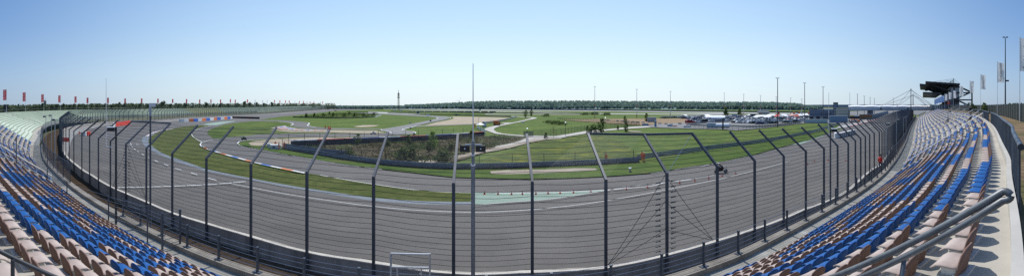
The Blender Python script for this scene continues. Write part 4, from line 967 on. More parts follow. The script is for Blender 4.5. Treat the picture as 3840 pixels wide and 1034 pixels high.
for px, py, sc, lb in ((2076, 466, 1.6, 'long pale green thicket in the middle of the meadow'), (2102, 468.5, 1.4, 'lower right end of the pale green meadow thicket'), (2052, 461, 1.2, 'upper left end of the pale green meadow thicket'), (2044, 437, 1.8, 'dark hedge clump beyond the service road'), (2225, 430, 2.4, 'dark green hedge clump left of the nearest striped mast'), (2270, 433, 2.4, 'dark green hedge clump right of the nearest striped mast'), (2190, 431, 2.0, 'dark green hedge clump in the far meadow')):
    o = bush(px, py, 1, sc, lb); o.rotation_euler.z = -R((px-1920)/D); wide(o, 2.4, .8)
for k, (px, py) in enumerate([(1180, 440), (1215, 437), (1250, 438), (1290, 437), (1330, 438), (1365, 436), (1150, 441), (1400, 432), (1235, 430), (1310, 429)]):
    bush(px, py, k % 2, 2.0, 'wild green bush inside the fenced infield island, %s of its clump' % ordn(k), None, 'bushes of the infield island')
bush(2722, 437, 0, 4.5, 'green tree behind the arched white shelter'); bush(2775, 434, 0, 4, 'pale green tree between the arched shelter and the marquee'); bush(3640, 415, 2, .1, 'x') if False else None
def cover(name, label, px, n, mats, hmin, hmax, seed):
    """low wild growth scattered over a patch of ground"""
    r2 = random.Random(seed); P2 = [P(x, y, 0) for x, y in px]; b = MB()
    x0, x1 = min(p.x for p in P2), max(p.x for p in P2); y0, y1 = min(p.y for p in P2), max(p.y for p in P2); k = 0
    def ins(x, y):
        c = False; q = P2[-1]
        for p in P2:
            if (p.y > y) != (q.y > y) and x < (q.x-p.x)*(y-p.y)/(q.y-p.y)+p.x: c = not c
            q = p
        return c
    while k < n:
        x, y = r2.uniform(x0, x1), r2.uniform(y0, y1)
        if not ins(x, y): continue
        k += 1; dn = noise.noise(Vector((x*.12, y*.12, seed))); h = r2.uniform(hmin, hmax)*(1+.9*max(-.6, dn)); mi = (0 if dn < -.05 else (1 if dn < .18 else 2)) if r2.random() < .75 else r2.randrange(3)
        for _ in range(5): leafquad(b, Vector((x+r2.gauss(0, h*.5), y+r2.gauss(0, h*.5), h*(.15+.6*r2.random()))), h*.3, r2, mi)
    return tag(b.build(name, mats), label, 'undergrowth', None, 'stuff')
m_dryl = mat('dry_brown_growth', (.12, .085, .05), .95, var=.35, scale=.6, spec=.05); m_olive = mat('olive_growth', (.1, .095, .04), .95, var=.3, scale=.6, spec=.05); translucent(m_dryl, .3); translucent(m_olive, .35)
SCR = [(1115, 554), (1237, 547), (1440, 538), (1604, 530), (1818, 514), (1900, 515), (1960, 518), (1930, 532), (1840, 556), (1760, 575), (1690, 600), (1600, 618), (1560, 624), (1440, 616), (1306, 599), (1190, 580)]
cover('scrub_growth', 'rough brown and olive scrub growing between the guardrail and the tyre wall', SCR, 2600, [m_dryl, m_olive, LEAF[1]], .25, .7, 5)
cover('island_growth', 'low wild green growth covering the fenced infield island', [(1105, 440), (1180, 442.5), (1260, 444), (1330, 443), (1385, 440.5), (1425, 434), (1400, 428), (1320, 424), (1250, 425), (1160, 432)], 1500, [LEAF[0], LEAF[1], LEAF[2]], .5, 1.3, 8)
t = thing('sapling', 'bare brown sapling with thin branches beside the service road', 'tree', P(2076, 516, 0)); b = MB()
b.tube([(0, 0, 0), (.05, 0, 3.4)], [.06, .015], 5)
for k in range(26):
    z = 1+k*.09; a = k*2.4; b.tube([(0, 0, z), (math.cos(a)*.9, math.sin(a)*.9, z+.7)], [.018, .006], 3, cap=False)
b.build('trunk', m_trunk, t); crown(rg, 3.6, 1.1, 60, .07, 5, .4).build('crown', [mat('budding', (.16, .14, .05), .9)]*3, t)
for k, (px, r, h) in enumerate([(3648, 80, 3.4), (3660, 84, 3.0), (3690, 78, 3.6), (3702, 82, 2.6), (3790, 95, 3.4), (3815, 90, 3.0), (3632, 150, 5), (3805, 80, 3)]):
    v = TV[k % 5]; hh = (13, 15, 11, 16, 12)[k % 5]
    tree(PR(px, r, 7.8), v, 'sparse spring tree above the dark mat fence, %s from the left' % ordn(sorted([3648, 3660, 3690, 3702, 3790, 3815, 3632, 3805]).index(px)), 'trees beyond the mat fence', h/hh*.72, k)
# ------------------------------------------------------------------ guardrails and tyre walls
def guardrail(px, label, h=1.0, step=4.0, fence_h=0, tyres=False, name='guardrail', side=-1, m=None):
    t = thing(name, label, 'guardrail'); pts = resample(crom([P(x, y, 0) for x, y in px], 8), 1.0); n = normals2(pts); m = m or mat('guardrail_steel', (.2, .23, .275), .4, metal=.45, var=.2, scale=1)
    for z in (h*.28, h*.6, h*.92):
        b = MB()
        for d, zz in ((.0, -.15), (.06, -.08), (.0, 0), (.06, .08), (0, .15)): pass
        prof = [(0, -.15), (.06, -.09), (.06, -.05), (0, 0), (.06, .05), (.06, .09), (0, .15)]
        for (d0, z0), (d1, z1) in zip(prof, prof[1:]):
            b.strip([p+q*d0*side+Vector((0, 0, z+z0)) for p, q in zip(pts, n)], [p+q*d1*side+Vector((0, 0, z+z1)) for p, q in zip(pts, n)])
        b.build('rail', m, t)
    for p, q in list(zip(pts, n))[::int(step)][:99]: MB().beam(p-q*side*.06, p-q*side*.06+Vector((0, 0, h+fence_h)), .07, .09, up=(0, 1, 0)).build('post', m_dark, t)
    if fence_h:
        for k in range(4): MB().tube([p-q*side*.06+Vector((0, 0, h+fence_h*(k+1)/4)) for p, q in zip(pts, n)], .012, 3, cap=False).build('wire', m_cable, t)
    if tyres:
        b = MB(); b.strip([p+q*side*.12 for p, q in zip(pts, n)], [p+q*side*.12+Vector((0, 0, .34)) for p, q in zip(pts, n)]); b.build('rubber_skirt', m_black, t)
    return t
guardrail([(1059, 559), (1098, 568), (1190, 583), (1306, 603), (1440, 621), (1577, 632), (1686, 636.5), (1800, 636.5), (1920, 634), (2044, 628.5), (2188, 622.6), (2332, 615), (2413, 610)], 'long dark triple guardrail with a wire fence on top curving through the infield', .95, 5, 1.35, True)
guardrail([(1069, 551), (1167, 567), (1250, 577.5), (1335, 585)], 'short inner guardrail behind the left start of the long one', .8, 5)
guardrail([(2390, 603), (2421, 598), (2556, 580), (2711, 557), (2867, 536), (3040, 501), (3100, 482), (3150, 465)], 'dark guardrail running diagonally over the grass towards the pit lane', 1.05, 5)
guardrail([(1098, 440.5), (1115, 441.5), (1180, 443.5), (1260, 445), (1330, 444), (1385, 441.5), (1412, 438.5)], 'dark barrier along the near edge of the fenced infield island', 1.1, 6, 0, False, 'guardrail', -1, m_dark)
guardrail([(1407, 440.5), (1418, 437.5), (1430, 433.5)], 'short white guardrail piece at the right tip of the infield island', 1.2, 5, 0, False, 'guardrail', -1, m_flagpole)
guardrail([(1300, 419.5), (1340, 421), (1400, 424), (1418, 427)], 'dark guardrail at the back of the infield island', 1.4, 6, 0, False, 'guardrail', -1, m_dark)
guardrail([(1454, 425), (1540, 427), (1600, 431), (1640, 432.5), (1720, 434), (1860, 438.6), (1920, 440)], 'long dark barrier behind the big gravel trap', 1.5, 8, 0, False, 'guardrail', -1, m_dark)
guardrail([(1824, 464), (1860, 459), (1895, 452), (1920, 446.5), (1937, 438.5)], 'green-grey guardrail on the right edge of the big gravel trap', 1.2, 6)
guardrail([(1790, 482), (1800, 489), (1812, 496), (1824, 503)], 'pale steel guardrail leading down from the marshal post', 1.2, 4, 0, False, 'guardrail', -1, m_steel2)
guardrail([(1690, 420.5), (1900, 424.5), (2100, 427), (2250, 428)], 'long thin dark barrier in the far infield', 1.3, 10, 0, False, 'guardrail', -1, m_dark)
guardrail([(1465, 418), (1540, 419.8), (1640, 421.5), (1780, 424.5), (1850, 426)], 'dark tyre barrier in the far infield left of the mast', 1.5, 10, 0, False, 'guardrail', -1, m_dark)
def blockrow(pxs, cols, h, dpt, name, cat, labels, group):
    for k in range(len(pxs)-1):
        a = P(*pxs[k], 0); c = P(*pxs[k+1], 0); d = (c-a).normalized(); b = MB()
        m = MB(); L = (c-a).length; prof = [(.06*L if False else 0, 0), (0, h*.9), (.05, h), (L-.05, h), (L, h*.9), (L, 0)]
        m.ext(prof, -dpt/2, dpt/2); o = m.build(name, cols[k], None, loc=a, rz=math.atan2(d.y, d.x)); tag(o, labels[k], cat, group)
m_w = mat('white_tarpaulin', (.7, .7, .68), .6, var=.12, scale=1); m_o = mat('orange_tarpaulin', (.78, .2, .06), .6, var=.12, scale=1); m_b = mat('blue_tarpaulin', (.03, .14, .55), .6, var=.12, scale=1)
bx = [(674, 457.2), (688, 456.8), (706, 456), (724, 455.4), (740, 454.6), (755, 453.8), (770, 452.8), (785, 451.6), (799, 450.4), (811, 449.6), (825, 448.6), (838, 447.8), (850, 446.8), (862, 445.6), (868, 445)]
bc = [m_w, m_w, m_o, m_b, m_w, m_o, m_b, m_w, m_o, m_b, m_w, m_o, m_b, m_w]; cn = {m_w: 'white', m_o: 'orange', m_b: 'blue'}
blockrow(bx, bc, 1.75, 1.3, 'air_barrier', 'barrier', ['%s padded barrier block, %s from the left in the coloured row beside the far wall' % (cn[c], ordn(k)) for k, c in enumerate(bc)], 'coloured barrier blocks')
bx = [(871, 442.4), (897, 443.2), (922, 444), (947, 444.8), (972, 445.6)]; m_dr = mat('dark_red_tyres', (.1, .015, .015), .8, var=.4, scale=.8)
blockrow(bx, [m_dr, m_black, m_dr, m_black], 1.4, 1.0, 'tyre_stack', 'barrier', ['%s tyre barrier, %s from the left beyond the coloured blocks' % (('dark red', 'black')[k % 2], ordn(k)) for k in range(4)], 'dark tyre barriers')
# rear tyre wall with coloured caps
def tyrewall(px, h, segs, label, name='tyre_wall'):
    t = thing(name, label, 'tyre wall'); pts = resample(crom([P(x, y, 0) for x, y in px], 8), 1.0); n = normals2(pts)
    b = MB(); b.strip(pts, [p+Vector((0, 0, h)) for p in pts]); b.build('tyres', mat('tyre_rubber', (.022, .026, .036), .85, var=.5, scale=1.6, detail=6, bump=.6, bscale=3), t)
    K = len(pts); j = 0; c = 0
    while j < K-1:
        L = segs[c % len(segs)][0]; s_ = slice(j, min(K, j+L+1)); b = MB()
        A = [p+Vector((0, 0, h+.01)) for p in pts[s_]]; B = [p+q*.75+Vector((0, 0, h+.03)) for p, q in zip(pts[s_], n[s_])]
        b.strip(A, B); b.strip([p-Vector((0, 0, .22))-q*.015 for p, q in zip(A, n[s_])], [p-q*.015 for p, q in zip(A, n[s_])]); b.build('cap', segs[c % len(segs)][1], t); j += L; c += 1
    for p, q in list(zip(pts, n))[::4]: MB().beam(p+q*.9, p+q*.9+Vector((0, 0, h+1.5)), .08, .08, up=(0, 1, 0)).build('post', m_dark, t)
    for k in range(3): MB().tube([p+q*.9+Vector((0, 0, h+.5+k*.5)) for p, q in zip(pts, n)], .014, 3, cap=False).build('wire', m_cable, t)
mcr = mat('tyre_red', (.42, .07, .07), .8, var=.3, scale=1); mcb = mat('tyre_blue', (.08, .11, .3), .8, var=.3, scale=1); mcw = mat('tyre_white', (.5, .5, .55), .8, var=.3, scale=1)
tyrewall([(1090, 551), (1125, 549), (1237, 544), (1330, 540), (1440, 535), (1525, 531), (1604, 527), (1720, 519.5), (1780, 514), (1822, 510)], 1.5, [(7, mcw), (9, mcr), (8, mcb), (6, mcw), (8, mcr), (9, mcb)], 'long dark tyre wall with red, blue and white caps behind the brown scrub')
t = thing('advert_board', 'red and white advertising board on the far wall of the left turn', 'sign'); a = P(434, 475, 0); c = P(489, 466, 0); up = Vector((0, 0, 2.1))
MB().poly([a, c, c+up, a+up]).build('board', m_redp, t); d = P(415, 477.5, 0)-a; e = P(432, 475.2, 0)
MB().poly([P(424, 476.5, 0), e, e+up, P(424, 476.5, 0)+up]).build('board', m_w, t)
for k, (x0, x1, y0, y1) in enumerate([(222, 244, 492, 485), (236, 252, 540, 522)]):
    t = thing('advert_board', 'small red panel on the track wall at the left bend, %s' % ('farther one' if not k else 'nearer one'), 'sign'); a = P(x0, y0, 0)
    MB().box((0, 0, .6), (2.2, .1, 1.1)).build('board', m_redp, t); t.location = P((x0+x1)/2, (y0+y1)/2, 0); t.rotation_euler.z = .8
# ------------------------------------------------------------------ people
m_skin = mat('skin', (.5, .3, .22), .6, var=.05); m_over = mat('orange_overall', (.75, .13, .03), .8, var=.12, scale=4); m_hair = mat('dark_hair', (.03, .02, .015), .8); m_jeans = mat('dark_cloth', (.03, .035, .05), .9, var=.2); m_shoe = mat('shoes', (.02, .02, .02), .7)
def person_mesh(pose='stand', mats=None, top=m_over, legs=m_over):
    J = {'pelvis': (0, 0, .95), 'waist': (0, .01, 1.1), 'chest': (0, .015, 1.32), 'neck': (0, .0, 1.5), 'headl': (0, -.015, 1.58), 'head': (0, -.02, 1.68), 'headt': (0, -.01, 1.76)}
    for s, n in ((-1, 'l'), (1, 'r')):
        J['hip'+n] = (s*.1, 0, .9); J['knee'+n] = (s*.12, -.03, .5); J['ank'+n] = (s*.13, .02, .09); J['toe'+n] = (s*.15, -.14, .04)
        J['sh'+n] = (s*.19, .01, 1.42); J['el'+n] = (s*.26, .03, 1.15); J['wr'+n] = (s*.26, -.06, .92); J['ha'+n] = (s*.25, -.09, .83); J['fi'+n] = (s*.245, -.1, .76)
    if pose == 'sit':
        for s, n in ((-1, 'l'), (1, 'r')):
            J['knee'+n] = (s*.14, -.45, .93); J['ank'+n] = (s*.14, -.45, .52); J['toe'+n] = (s*.15, -.6, .47); J['el'+n] = (s*.27, -.08, 1.18); J['wr'+n] = (s*.16, -.32, 1.02); J['ha'+n] = (s*.13, -.4, 1.0); J['fi'+n] = (s*.11, -.47, .98)
    if pose == 'ride':
        for k, y, z in (('waist', -.12, 1.05), ('chest', -.3, 1.18), ('neck', -.45, 1.28), ('headl', -.5, 1.33), ('head', -.55, 1.41), ('headt', -.56, 1.49)): J[k] = (0, y, z)
        for s, n in ((-1, 'l'), (1, 'r')):
            J['knee'+n] = (s*.2, -.4, .78); J['ank'+n] = (s*.16, -.0, .45); J['toe'+n] = (s*.17, -.14, .4); J['sh'+n] = (s*.19, -.38, 1.22); J['el'+n] = (s*.3, -.5, 1.0); J['wr'+n] = (s*.27, -.72, .98); J['ha'+n] = (s*.26, -.78, .98); J['fi'+n] = (s*.25, -.82, .95)
    if pose == 'arm':
        J['elr'] = (.36, -.12, 1.3); J['wrr'] = (.4, -.35, 1.42); J['har'] = (.4, -.43, 1.45); J['fir'] = (.4, -.49, 1.47)
    RD = {'pelvis': .15, 'waist': .135, 'chest': .16, 'neck': .06, 'headl': .085, 'head': .105, 'headt': .07, 'hip': .1, 'knee': .065, 'ank': .048, 'toe': .045, 'sh': .075, 'el': .048, 'wr': .034, 'ha': .042, 'fi': .02}
    names = list(J); idx = {n: i for i, n in enumerate(names)}
    E = [('pelvis', 'waist'), ('waist', 'chest'), ('chest', 'neck'), ('neck', 'headl'), ('headl', 'head'), ('head', 'headt')]
    for n in 'lr': E += [('pelvis', 'hip'+n), ('hip'+n, 'knee'+n), ('knee'+n, 'ank'+n), ('ank'+n, 'toe'+n), ('chest', 'sh'+n), ('sh'+n, 'el'+n), ('el'+n, 'wr'+n), ('wr'+n, 'ha'+n), ('ha'+n, 'fi'+n)]
    me = bpy.data.meshes.new('p'); me.from_pydata([J[n] for n in names], [(idx[a], idx[b]) for a, b in E], [])
    o = bpy.data.objects.new('p', me); COL.objects.link(o); md = o.modifiers.new('s', 'SKIN'); 
    for i, n in enumerate(names):
        r = RD.get(n) or RD[n[:-1]]; me.skin_vertices[0].data[i].radius = (r, r*(.8 if n in ('chest', 'waist', 'pelvis') else 1)); me.skin_vertices[0].data[i].use_root = n == 'pelvis'
    sd_ = o.modifiers.new('u', 'SUBSURF'); sd_.levels = 1
    dg = bpy.context.evaluated_depsgraph_get(); dg.update(); out = bpy.data.meshes.new_from_object(o.evaluated_get(dg)); bpy.data.objects.remove(o)
    out.materials.clear()
    for m in (top, legs, m_skin, m_shoe): out.materials.append(m)
    hz = J['neck'][2]+.02; hy = J['neck'][1]
    for p in out.polygons:
        c = p.center
        if c.z > hz and abs(c.x) < .15 and (c.y-J['head'][1]) < .14: p.material_index = 2
        elif min((c-Vector(J['ha'+n])).length for n in 'lr') < .075 or min((c-Vector(J['fi'+n])).length for n in 'lr') < .06: p.material_index = 2
        elif min((c-Vector(J['toe'+n])).length for n in 'lr') < .1: p.material_index = 3
        elif c.z < J['pelvis'][2]-.02 or (pose == 'sit' and c.z < 1.0): p.material_index = 1
        p.use_smooth = True
    hb_ = MB(); hb_.ball((J['headt'][0], J['headt'][1]+.015, J['headt'][2]-.03), .105, 10, 8, sc=(.95, 1.05, .8))
    face = MB(); h = Vector(J['head'])
    face.box(h+Vector((0, -.098, .0)), (.085, .02, .016)); face.ball(h+Vector((0, -.105, -.02)), .018, 6, 4)
    return out, hb_, face
PM = {}
def person(loc, rz, label, pose='stand', top=m_over, legs=m_over, hair=m_hair, group=None, sc=1.0, z=0):
    key = (pose, top.name, legs.name)
    if key not in PM:
        me, hb_, fc = person_mesh(pose, None, top, legs); PM[key] = (me, {}, fc.mesh('face', m_hair), hb_)
    me, hc, fc, hb_ = PM[key]
    if hair.name not in hc: hc[hair.name] = hb_.mesh('hair', hair, smooth=True)
    o = link('person', me, None, loc, rz); o.scale = (sc,)*3; tag(o, label, 'person', group)
    link('hair' if hair is m_hair else 'cap', hc[hair.name], o); link('face', fc, o); return o
def at_h(px, yb, yt, h=1.76): # stands on the ground, sized by the ground point
    return P(px, yb, 0)
m_wcap = mat('white_cap', (.7, .7, .7), .6)
person(P(1046, 563), 2.6, 'marshal in orange overalls standing behind the white block at the gravel trap', 'stand')
person(P(1066, 561), .4, 'marshal in orange overalls beside the start of the guardrail, right of the white block', 'arm')
person(P(1033, 557), 1.2, 'marshal in orange overalls half hidden behind the white block', 'stand', hair=m_wcap)
person(P(2273, 612), .3, 'lone marshal in orange overalls behind the guardrail, seen between two fence posts', 'stand')
person(P(2408, 604), -.6, 'marshal in orange overalls behind the end of the guardrail with an arm out', 'arm')
person(P(2414.5, 608), -.9, 'marshal in orange overalls with a white cap at the end of the guardrail', 'stand', hair=m_wcap)
person(P(1778.5, 480), .5, 'marshal in orange overalls left of two beside the white parasol', 'stand'); person(P(1782.5, 480), -.5, 'marshal in orange overalls right of two beside the white parasol', 'arm')
person(P(1220, 485), .2, 'marshal in orange overalls left of the red quad on the inner circuit', 'stand'); person(P(1231, 486), 1.2, 'marshal in orange overalls standing behind the red quad', 'arm'); person(P(1240, 485), -.8, 'marshal in orange overalls right of the red quad', 'stand')
person(P(2213, 500.5), 0, 'walker in dark clothes on the service road, left of two', 'stand', m_jeans, m_jeans); person(P(2218, 500.5), .4, 'walker in dark clothes on the service road, right of two', 'stand', mat('dark_green_jacket', (.03, .05, .035), .9), m_jeans)
p_, f = at_u(0, 5.12, 3.0); person(Vector((p_.x, p_.y, 2.6)), 1.6, 'steward in a red jacket standing by the gate of the right bar fence', 'stand', mat('red_jacket', (.6, .03, .02), .8), m_jeans)
m_blk = mat('black_cloth', (.012, .012, .014), .9)
for k, (u, i, lb) in enumerate([(5.62, 11, 'spectator in black seated high in the right-hand stand near the handrail'), (5.66, 11, 'second spectator in black beside the first, high in the right-hand stand'), (6.25, 8, 'spectator in dark clothes seated in the middle of the right-hand stand'), (6.9, 12, 'spectator in black in the back row towards the footbridge'), (7.0, 12, 'spectator in dark clothes right under the footbridge end'), (6.3, 8, 'spectator in black sitting next to the one in the middle of the right-hand stand')]):
    p_, f = at_u(i, u, 0); person(Vector((p_.x, p_.y, Z0+DZ*i-.72)), math.atan2(f.y, f.x)+math.pi/2, lb, 'sit', m_blk, m_jeans)
p_, f = at_u(12, 6.05, -.3); person(Vector((p_.x, p_.y, 7.88)), 2, 'person in black standing at the railing above the right-hand stand', 'stand', m_blk, m_jeans)
j = min(range(n_), key=lambda q: abs(math.degrees(math.atan2(fr_[q].x, fr_[q].y))-(76-1920)/D)); p_ = fr_[j]-sn[j]*11.5
o = person(Vector((p_.x, p_.y, 6.0)), 0, 'spectator in black lying back near the top of the pale green stand, far left', 'sit', m_blk, m_blk)
# ------------------------------------------------------------------ motorcycles
def bike(loc, rz, label, col, rider, lean=0.0, withrider=True):
    t = thing('motorcycle', label, 'motorcycle', loc, rz); t.rotation_euler = (0, lean, rz)
    for y in (-.68, .7):
        b = MB(); ring = []
        pts = [Vector((0, y+.235*math.cos(a), .305+.235*math.sin(a))) for a in [2*math.pi*k/16 for k in range(17)]]
        b.tube(pts, .07, 8, cap=False); wh = b.build('wheel', m_black, t, smooth=True); MB().tube([(-.03, y, .305), (.03, y, .305)], .17, 14).build('rim', m_steel2, wh)
    b = MB(); b.ext([(-.62, .55), (-.8, .75), (-.72, .98), (-.5, 1.1), (-.42, .95), (-.2, .95), (.1, .82), (.5, .86), (.85, .98), (.8, .84), (.4, .72), (.2, .35), (-.35, .28)], -.14, .14)
    me = b.mesh('fairing', col)
    for v in me.vertices: v.co = (v.co.y, v.co.x, v.co.z)
    me.flip_normals(); link('fairing', me, t)
    MB().tube([(0, -.68, .3), (0, -.48, .95)], .045, 8).build('fork', m_steel2, t); MB().tube([(-.3, -.5, .98), (.3, -.5, .98)], .018, 6).build('handlebar', m_black, t); MB().tube([(.12, .1, .35), (.16, .85, .62)], .05, 8).build('exhaust', m_steel2, t)
    if withrider:
        o = person(Vector(loc), rz, label.replace('motorcycle', 'motorcycle rider').replace('racing', 'crouched', 1), 'ride', rider, rider, hair=m_wcap)
        o.rotation_euler = (0, lean, rz); o.location = Vector(loc)+Matrix.Rotation(rz, 3, 'Z') @ (Matrix.Rotation(lean, 3, 'Y') @ Vector((0, .25, .0)))
bike(P(917, 526), 1.75, 'dark green racing motorcycle leaning into the bend on the inner circuit', mat('dark_green_fairing', (.01, .09, .05), .35), mat('black_green_leathers', (.01, .03, .02), .6), -.5)
bike(P(1400, 503.5), 1.9, 'white racing motorcycle leaning over on the road beyond the gravel trap', m_wcap, mat('white_black_leathers', (.25, .25, .26), .6), -.6)
bike(P(1614, 456), .9, 'small black racing motorcycle on the straight before the big gravel trap', m_black, m_blk, 0)
bike(P(2703, 649), -1.9, 'black racing motorcycle on the near straight behind a fence post', mat('black_red_fairing', (.03, .01, .01), .35), m_blk, .1)
# ------------------------------------------------------------------ cones on the track
m_cone = mat('cone_orange', (.7, .09, .03), .6, var=.1)
cone_b = MB(); cone_b.tube([(0, 0, .03), (0, 0, .5)], [.13, .03], 10); cone_b.box((0, 0, .015), (.34, .34, .03)); CM = cone_b.mesh('cone', m_cone)
cband = MB().tube([(0, 0, .24), (0, 0, .34)], [.094, .07], 10).mesh('band', m_wcap)
cl = C(1800, 600, 1.598, [(27, 205), (108, 206), (189, 206), (254, 206), (335, 205), (408, 202), (480, 198), (560, 196), (664, 190), (877, 175), (1004, 164)])+C(2400, 600, 1.598, [(238, 141), (328, 127), (411, 111), (491, 97), (573, 83)])+[(1817, 728), (3028, 617), (3054, 606), (3106, 603), (3171, 603), (3227, 601)]
cl = sorted(cl)
for k, (x, y) in enumerate(cl):
    t = thing('traffic_cone', 'orange traffic cone on the track, %s from the left of the line of cones' % ordn(k), 'cone', P(x, y, 0.02), 0, 'orange cones along the white line'); link('cone', CM, t); link('band', cband, t); t.scale = (.75, .75, .8)
# ------------------------------------------------------------------ parked vehicles
m_glass = mat('car_glass', (.02, .025, .03), .15, var=.1, spec=.8)
def carprof(kind):
    if kind == 'van': return 4.9, 1.9, [(0, .35), (0, 1.0), (.15, 1.9), (.4, 2.05), (3.6, 2.05), (4.2, 1.25), (4.85, 1.0), (4.9, .35)], [(.5, 1.3), (.5, 1.85), (3.45, 1.85), (3.95, 1.3)], (3.6, 2.0, 4.18, 1.3)
    if kind == 'estate': return 4.6, 1.75, [(0, .3), (0, .85), (.12, 1.0), (.45, 1.45), (2.6, 1.48), (3.3, .98), (4.45, .8), (4.6, .6), (4.6, .3)], [(.35, 1.0), (.6, 1.36), (2.5, 1.38), (3.05, 1.0)], (2.64, 1.45, 3.28, 1.0)
    return 4.1, 1.72, [(0, .3), (0, .8), (.1, 1.0), (.5, 1.42), (2.2, 1.46), (2.95, .98), (3.95, .8), (4.1, .6), (4.1, .3)], [(.4, 1.0), (.65, 1.34), (2.1, 1.36), (2.7, 1.0)], (2.24, 1.43, 2.93, 1.0)
CARC = {'black': (.012, .012, .014), 'dark blue': (.012, .025, .08), 'silver': (.42, .44, .46), 'white': (.75, .75, .74), 'red': (.4, .015, .02), 'dark green': (.015, .05, .035), 'grey': (.13, .14, .15), 'blue': (.03, .09, .3)}
CM_ = {}; WHEEL = None
def carmeshes(kind, col):
    if (kind, col) in CM_: return CM_[(kind, col)]
    L, W, pr, win, ws = carprof(kind); paint = mat('car_paint_'+col.replace(' ', '_'), CARC[col], .3, var=.04, spec=.6, metal=.15)
    b = MB(); n = len(pr); vs = []
    for s in (-1, 1):
        for x, z in pr: vs.append((x-L/2, s*W/2*(1 if z < 1.02 else (.86 if kind != 'van' else .93)), z))
    b.add(vs, [tuple(range(n)), tuple(range(2*n-1, n-1, -1))]+[(i, n+i, n+(i+1) % n, (i+1) % n) for i in range(n)])
    g_ = MB()
    for s in (-1, 1):
        k = .86 if kind != 'van' else .93; q = [(x-L/2, s*(W/2*(1-(1-k)*min(1, (z-.98)/(.45 if kind != 'van' else .9)))+.012), z) for x, z in win]
        g_.poly(q if s < 0 else q[::-1])
    x0, z0, x1, z1 = ws; k = .8
    g_.poly([(x0-L/2+.02, -W/2*k, z0), (x1-L/2+.02, -W/2*.88, z1), (x1-L/2+.02, W/2*.88, z1), (x0-L/2+.02, W/2*k, z0)])
    xb = pr[3][0] if kind != 'van' else pr[2][0]; zb = pr[3][1] if kind != 'van' else 1.85; xa = pr[2][0] if kind != 'van' else pr[1][0]; za = pr[2][1] if kind != 'van' else 1.2
    g_.poly([(xa-L/2-.02, W/2*.8, za), (xb-L/2-.03, W/2*.75, zb-.06), (xb-L/2-.03, -W/2*.75, zb-.06), (xa-L/2-.02, -W/2*.8, za)][::-1])
    CM_[(kind, col)] = (b.mesh('body', paint), g_.mesh('windows', m_glass), L, W); return CM_[(kind, col)]
wb = MB(); wb.tube([(0, -.1, 0), (0, .1, 0)], .31, 12); WHEEL = wb.mesh('wheel', m_black)
def car(loc, rz, kind, col, label, parts=True):
    bm_, gm, L, W = carmeshes(kind, col); t = thing('parked_car' if kind != 'van' else 'parked_van', label, 'car' if kind != 'van' else 'van', loc, rz, 'cars parked in the paddock')
    link('body', bm_, t); link('windows', gm, t)
    for x in (-L/2+.75, L/2-.8):
        for y in (-W/2+.08, W/2-.08): link('wheel', WHEEL, t, (x, y, .31))
    return t
rc = random.Random(21)
rows = [('front row of the left lot', [(2586, 462.5), (2725, 455.5)], 12, 'ext', ['red', 'red', 'white', 'silver', 'black', 'white', 'silver', 'white', 'dark blue', 'dark blue', 'blue', 'silver']),
        ('second row of the left lot', [(2584, 454.5), (2770, 449)], 20, 'a', None), ('third row left lot', [(2588, 449), (2800, 445.5)], 24, 'a', None),
        ('fourth row of the left lot', [(2562, 445), (2820, 442)], 28, 'a', None), ('fifth row of the left lot', [(2560, 441.5), (2820, 439)], 24, 'a', None),
        ('dark row behind the sandy yard', [(2484, 443), (2572, 441.5)], 11, 'a', ['black', 'dark blue', 'black', 'grey', 'white', 'dark blue', 'black', 'silver', 'dark blue', 'black', 'white']),
        ('front row beside the low fence', [(2757, 461), (2826, 463.5)], 6, 'ext', ['black', 'white', 'black', 'silver', 'white', 'black']), ('right end of the front row', [(2846, 466), (2905, 463)], 7, 'ext', ['dark blue', 'dark blue', 'silver', 'black', 'dark green', 'black', 'black']),
        ('second row right of the shelter', [(2762, 456), (3000, 456.5)], 24, 'a', None), ('third row right of the shelter', [(2770, 451.5), (3010, 450.5)], 24, 'a', None), ('fourth row right of the shelter', [(2790, 447.5), (3020, 446.5)], 22, 'a', None), ('fifth row near the marquee', [(2800, 443.5), (3030, 442)], 20, 'a', None),
        ('short row by the grass corner', [(2945, 460.5), (2998, 456.5)], 5, 'ext', ['dark green', 'silver', 'black', 'dark blue', 'silver'])]
pal = ['black']*4+['dark blue']*4+['silver']*4+['grey']*3+['white']*3+['red', 'dark green', 'blue']
for nm, ends, n, mode, cols in rows:
    A_ = P(*ends[0], 0.05); B_ = P(*ends[1], .05); dr = math.atan2((B_-A_).y, (B_-A_).x)
    for k in range(n):
        f_ = (k+.15*rc.uniform(-1, 1))/max(1, n-1); px = ends[0][0]+(ends[1][0]-ends[0][0])*f_; py = ends[0][1]+(ends[1][1]-ends[0][1])*f_+rc.uniform(-.25, .25)
        kind = rc.choice(['hatch', 'hatch', 'estate', 'estate', 'van'] if mode == 'a' else ['hatch', 'estate', 'estate']); col = cols[k] if cols else rc.choice(pal)
        if cols and cols[0] == 'red' and k in (0, 4): kind = 'van'
        if kind == 'van' and not cols: col = rc.choice(['white', 'silver', 'dark blue'])
        loc = P(px, py, .05); az = math.atan2(loc.x, loc.y); rz = -az+R(rc.choice([38, 38, 44, 218]))+rc.uniform(-.06, .06)
        car(loc, rz, kind, col, '%s %s, %s from the left, %s' % (col, {'hatch': 'hatchback', 'estate': 'estate car', 'van': 'van'}[kind], ordn(k), nm))
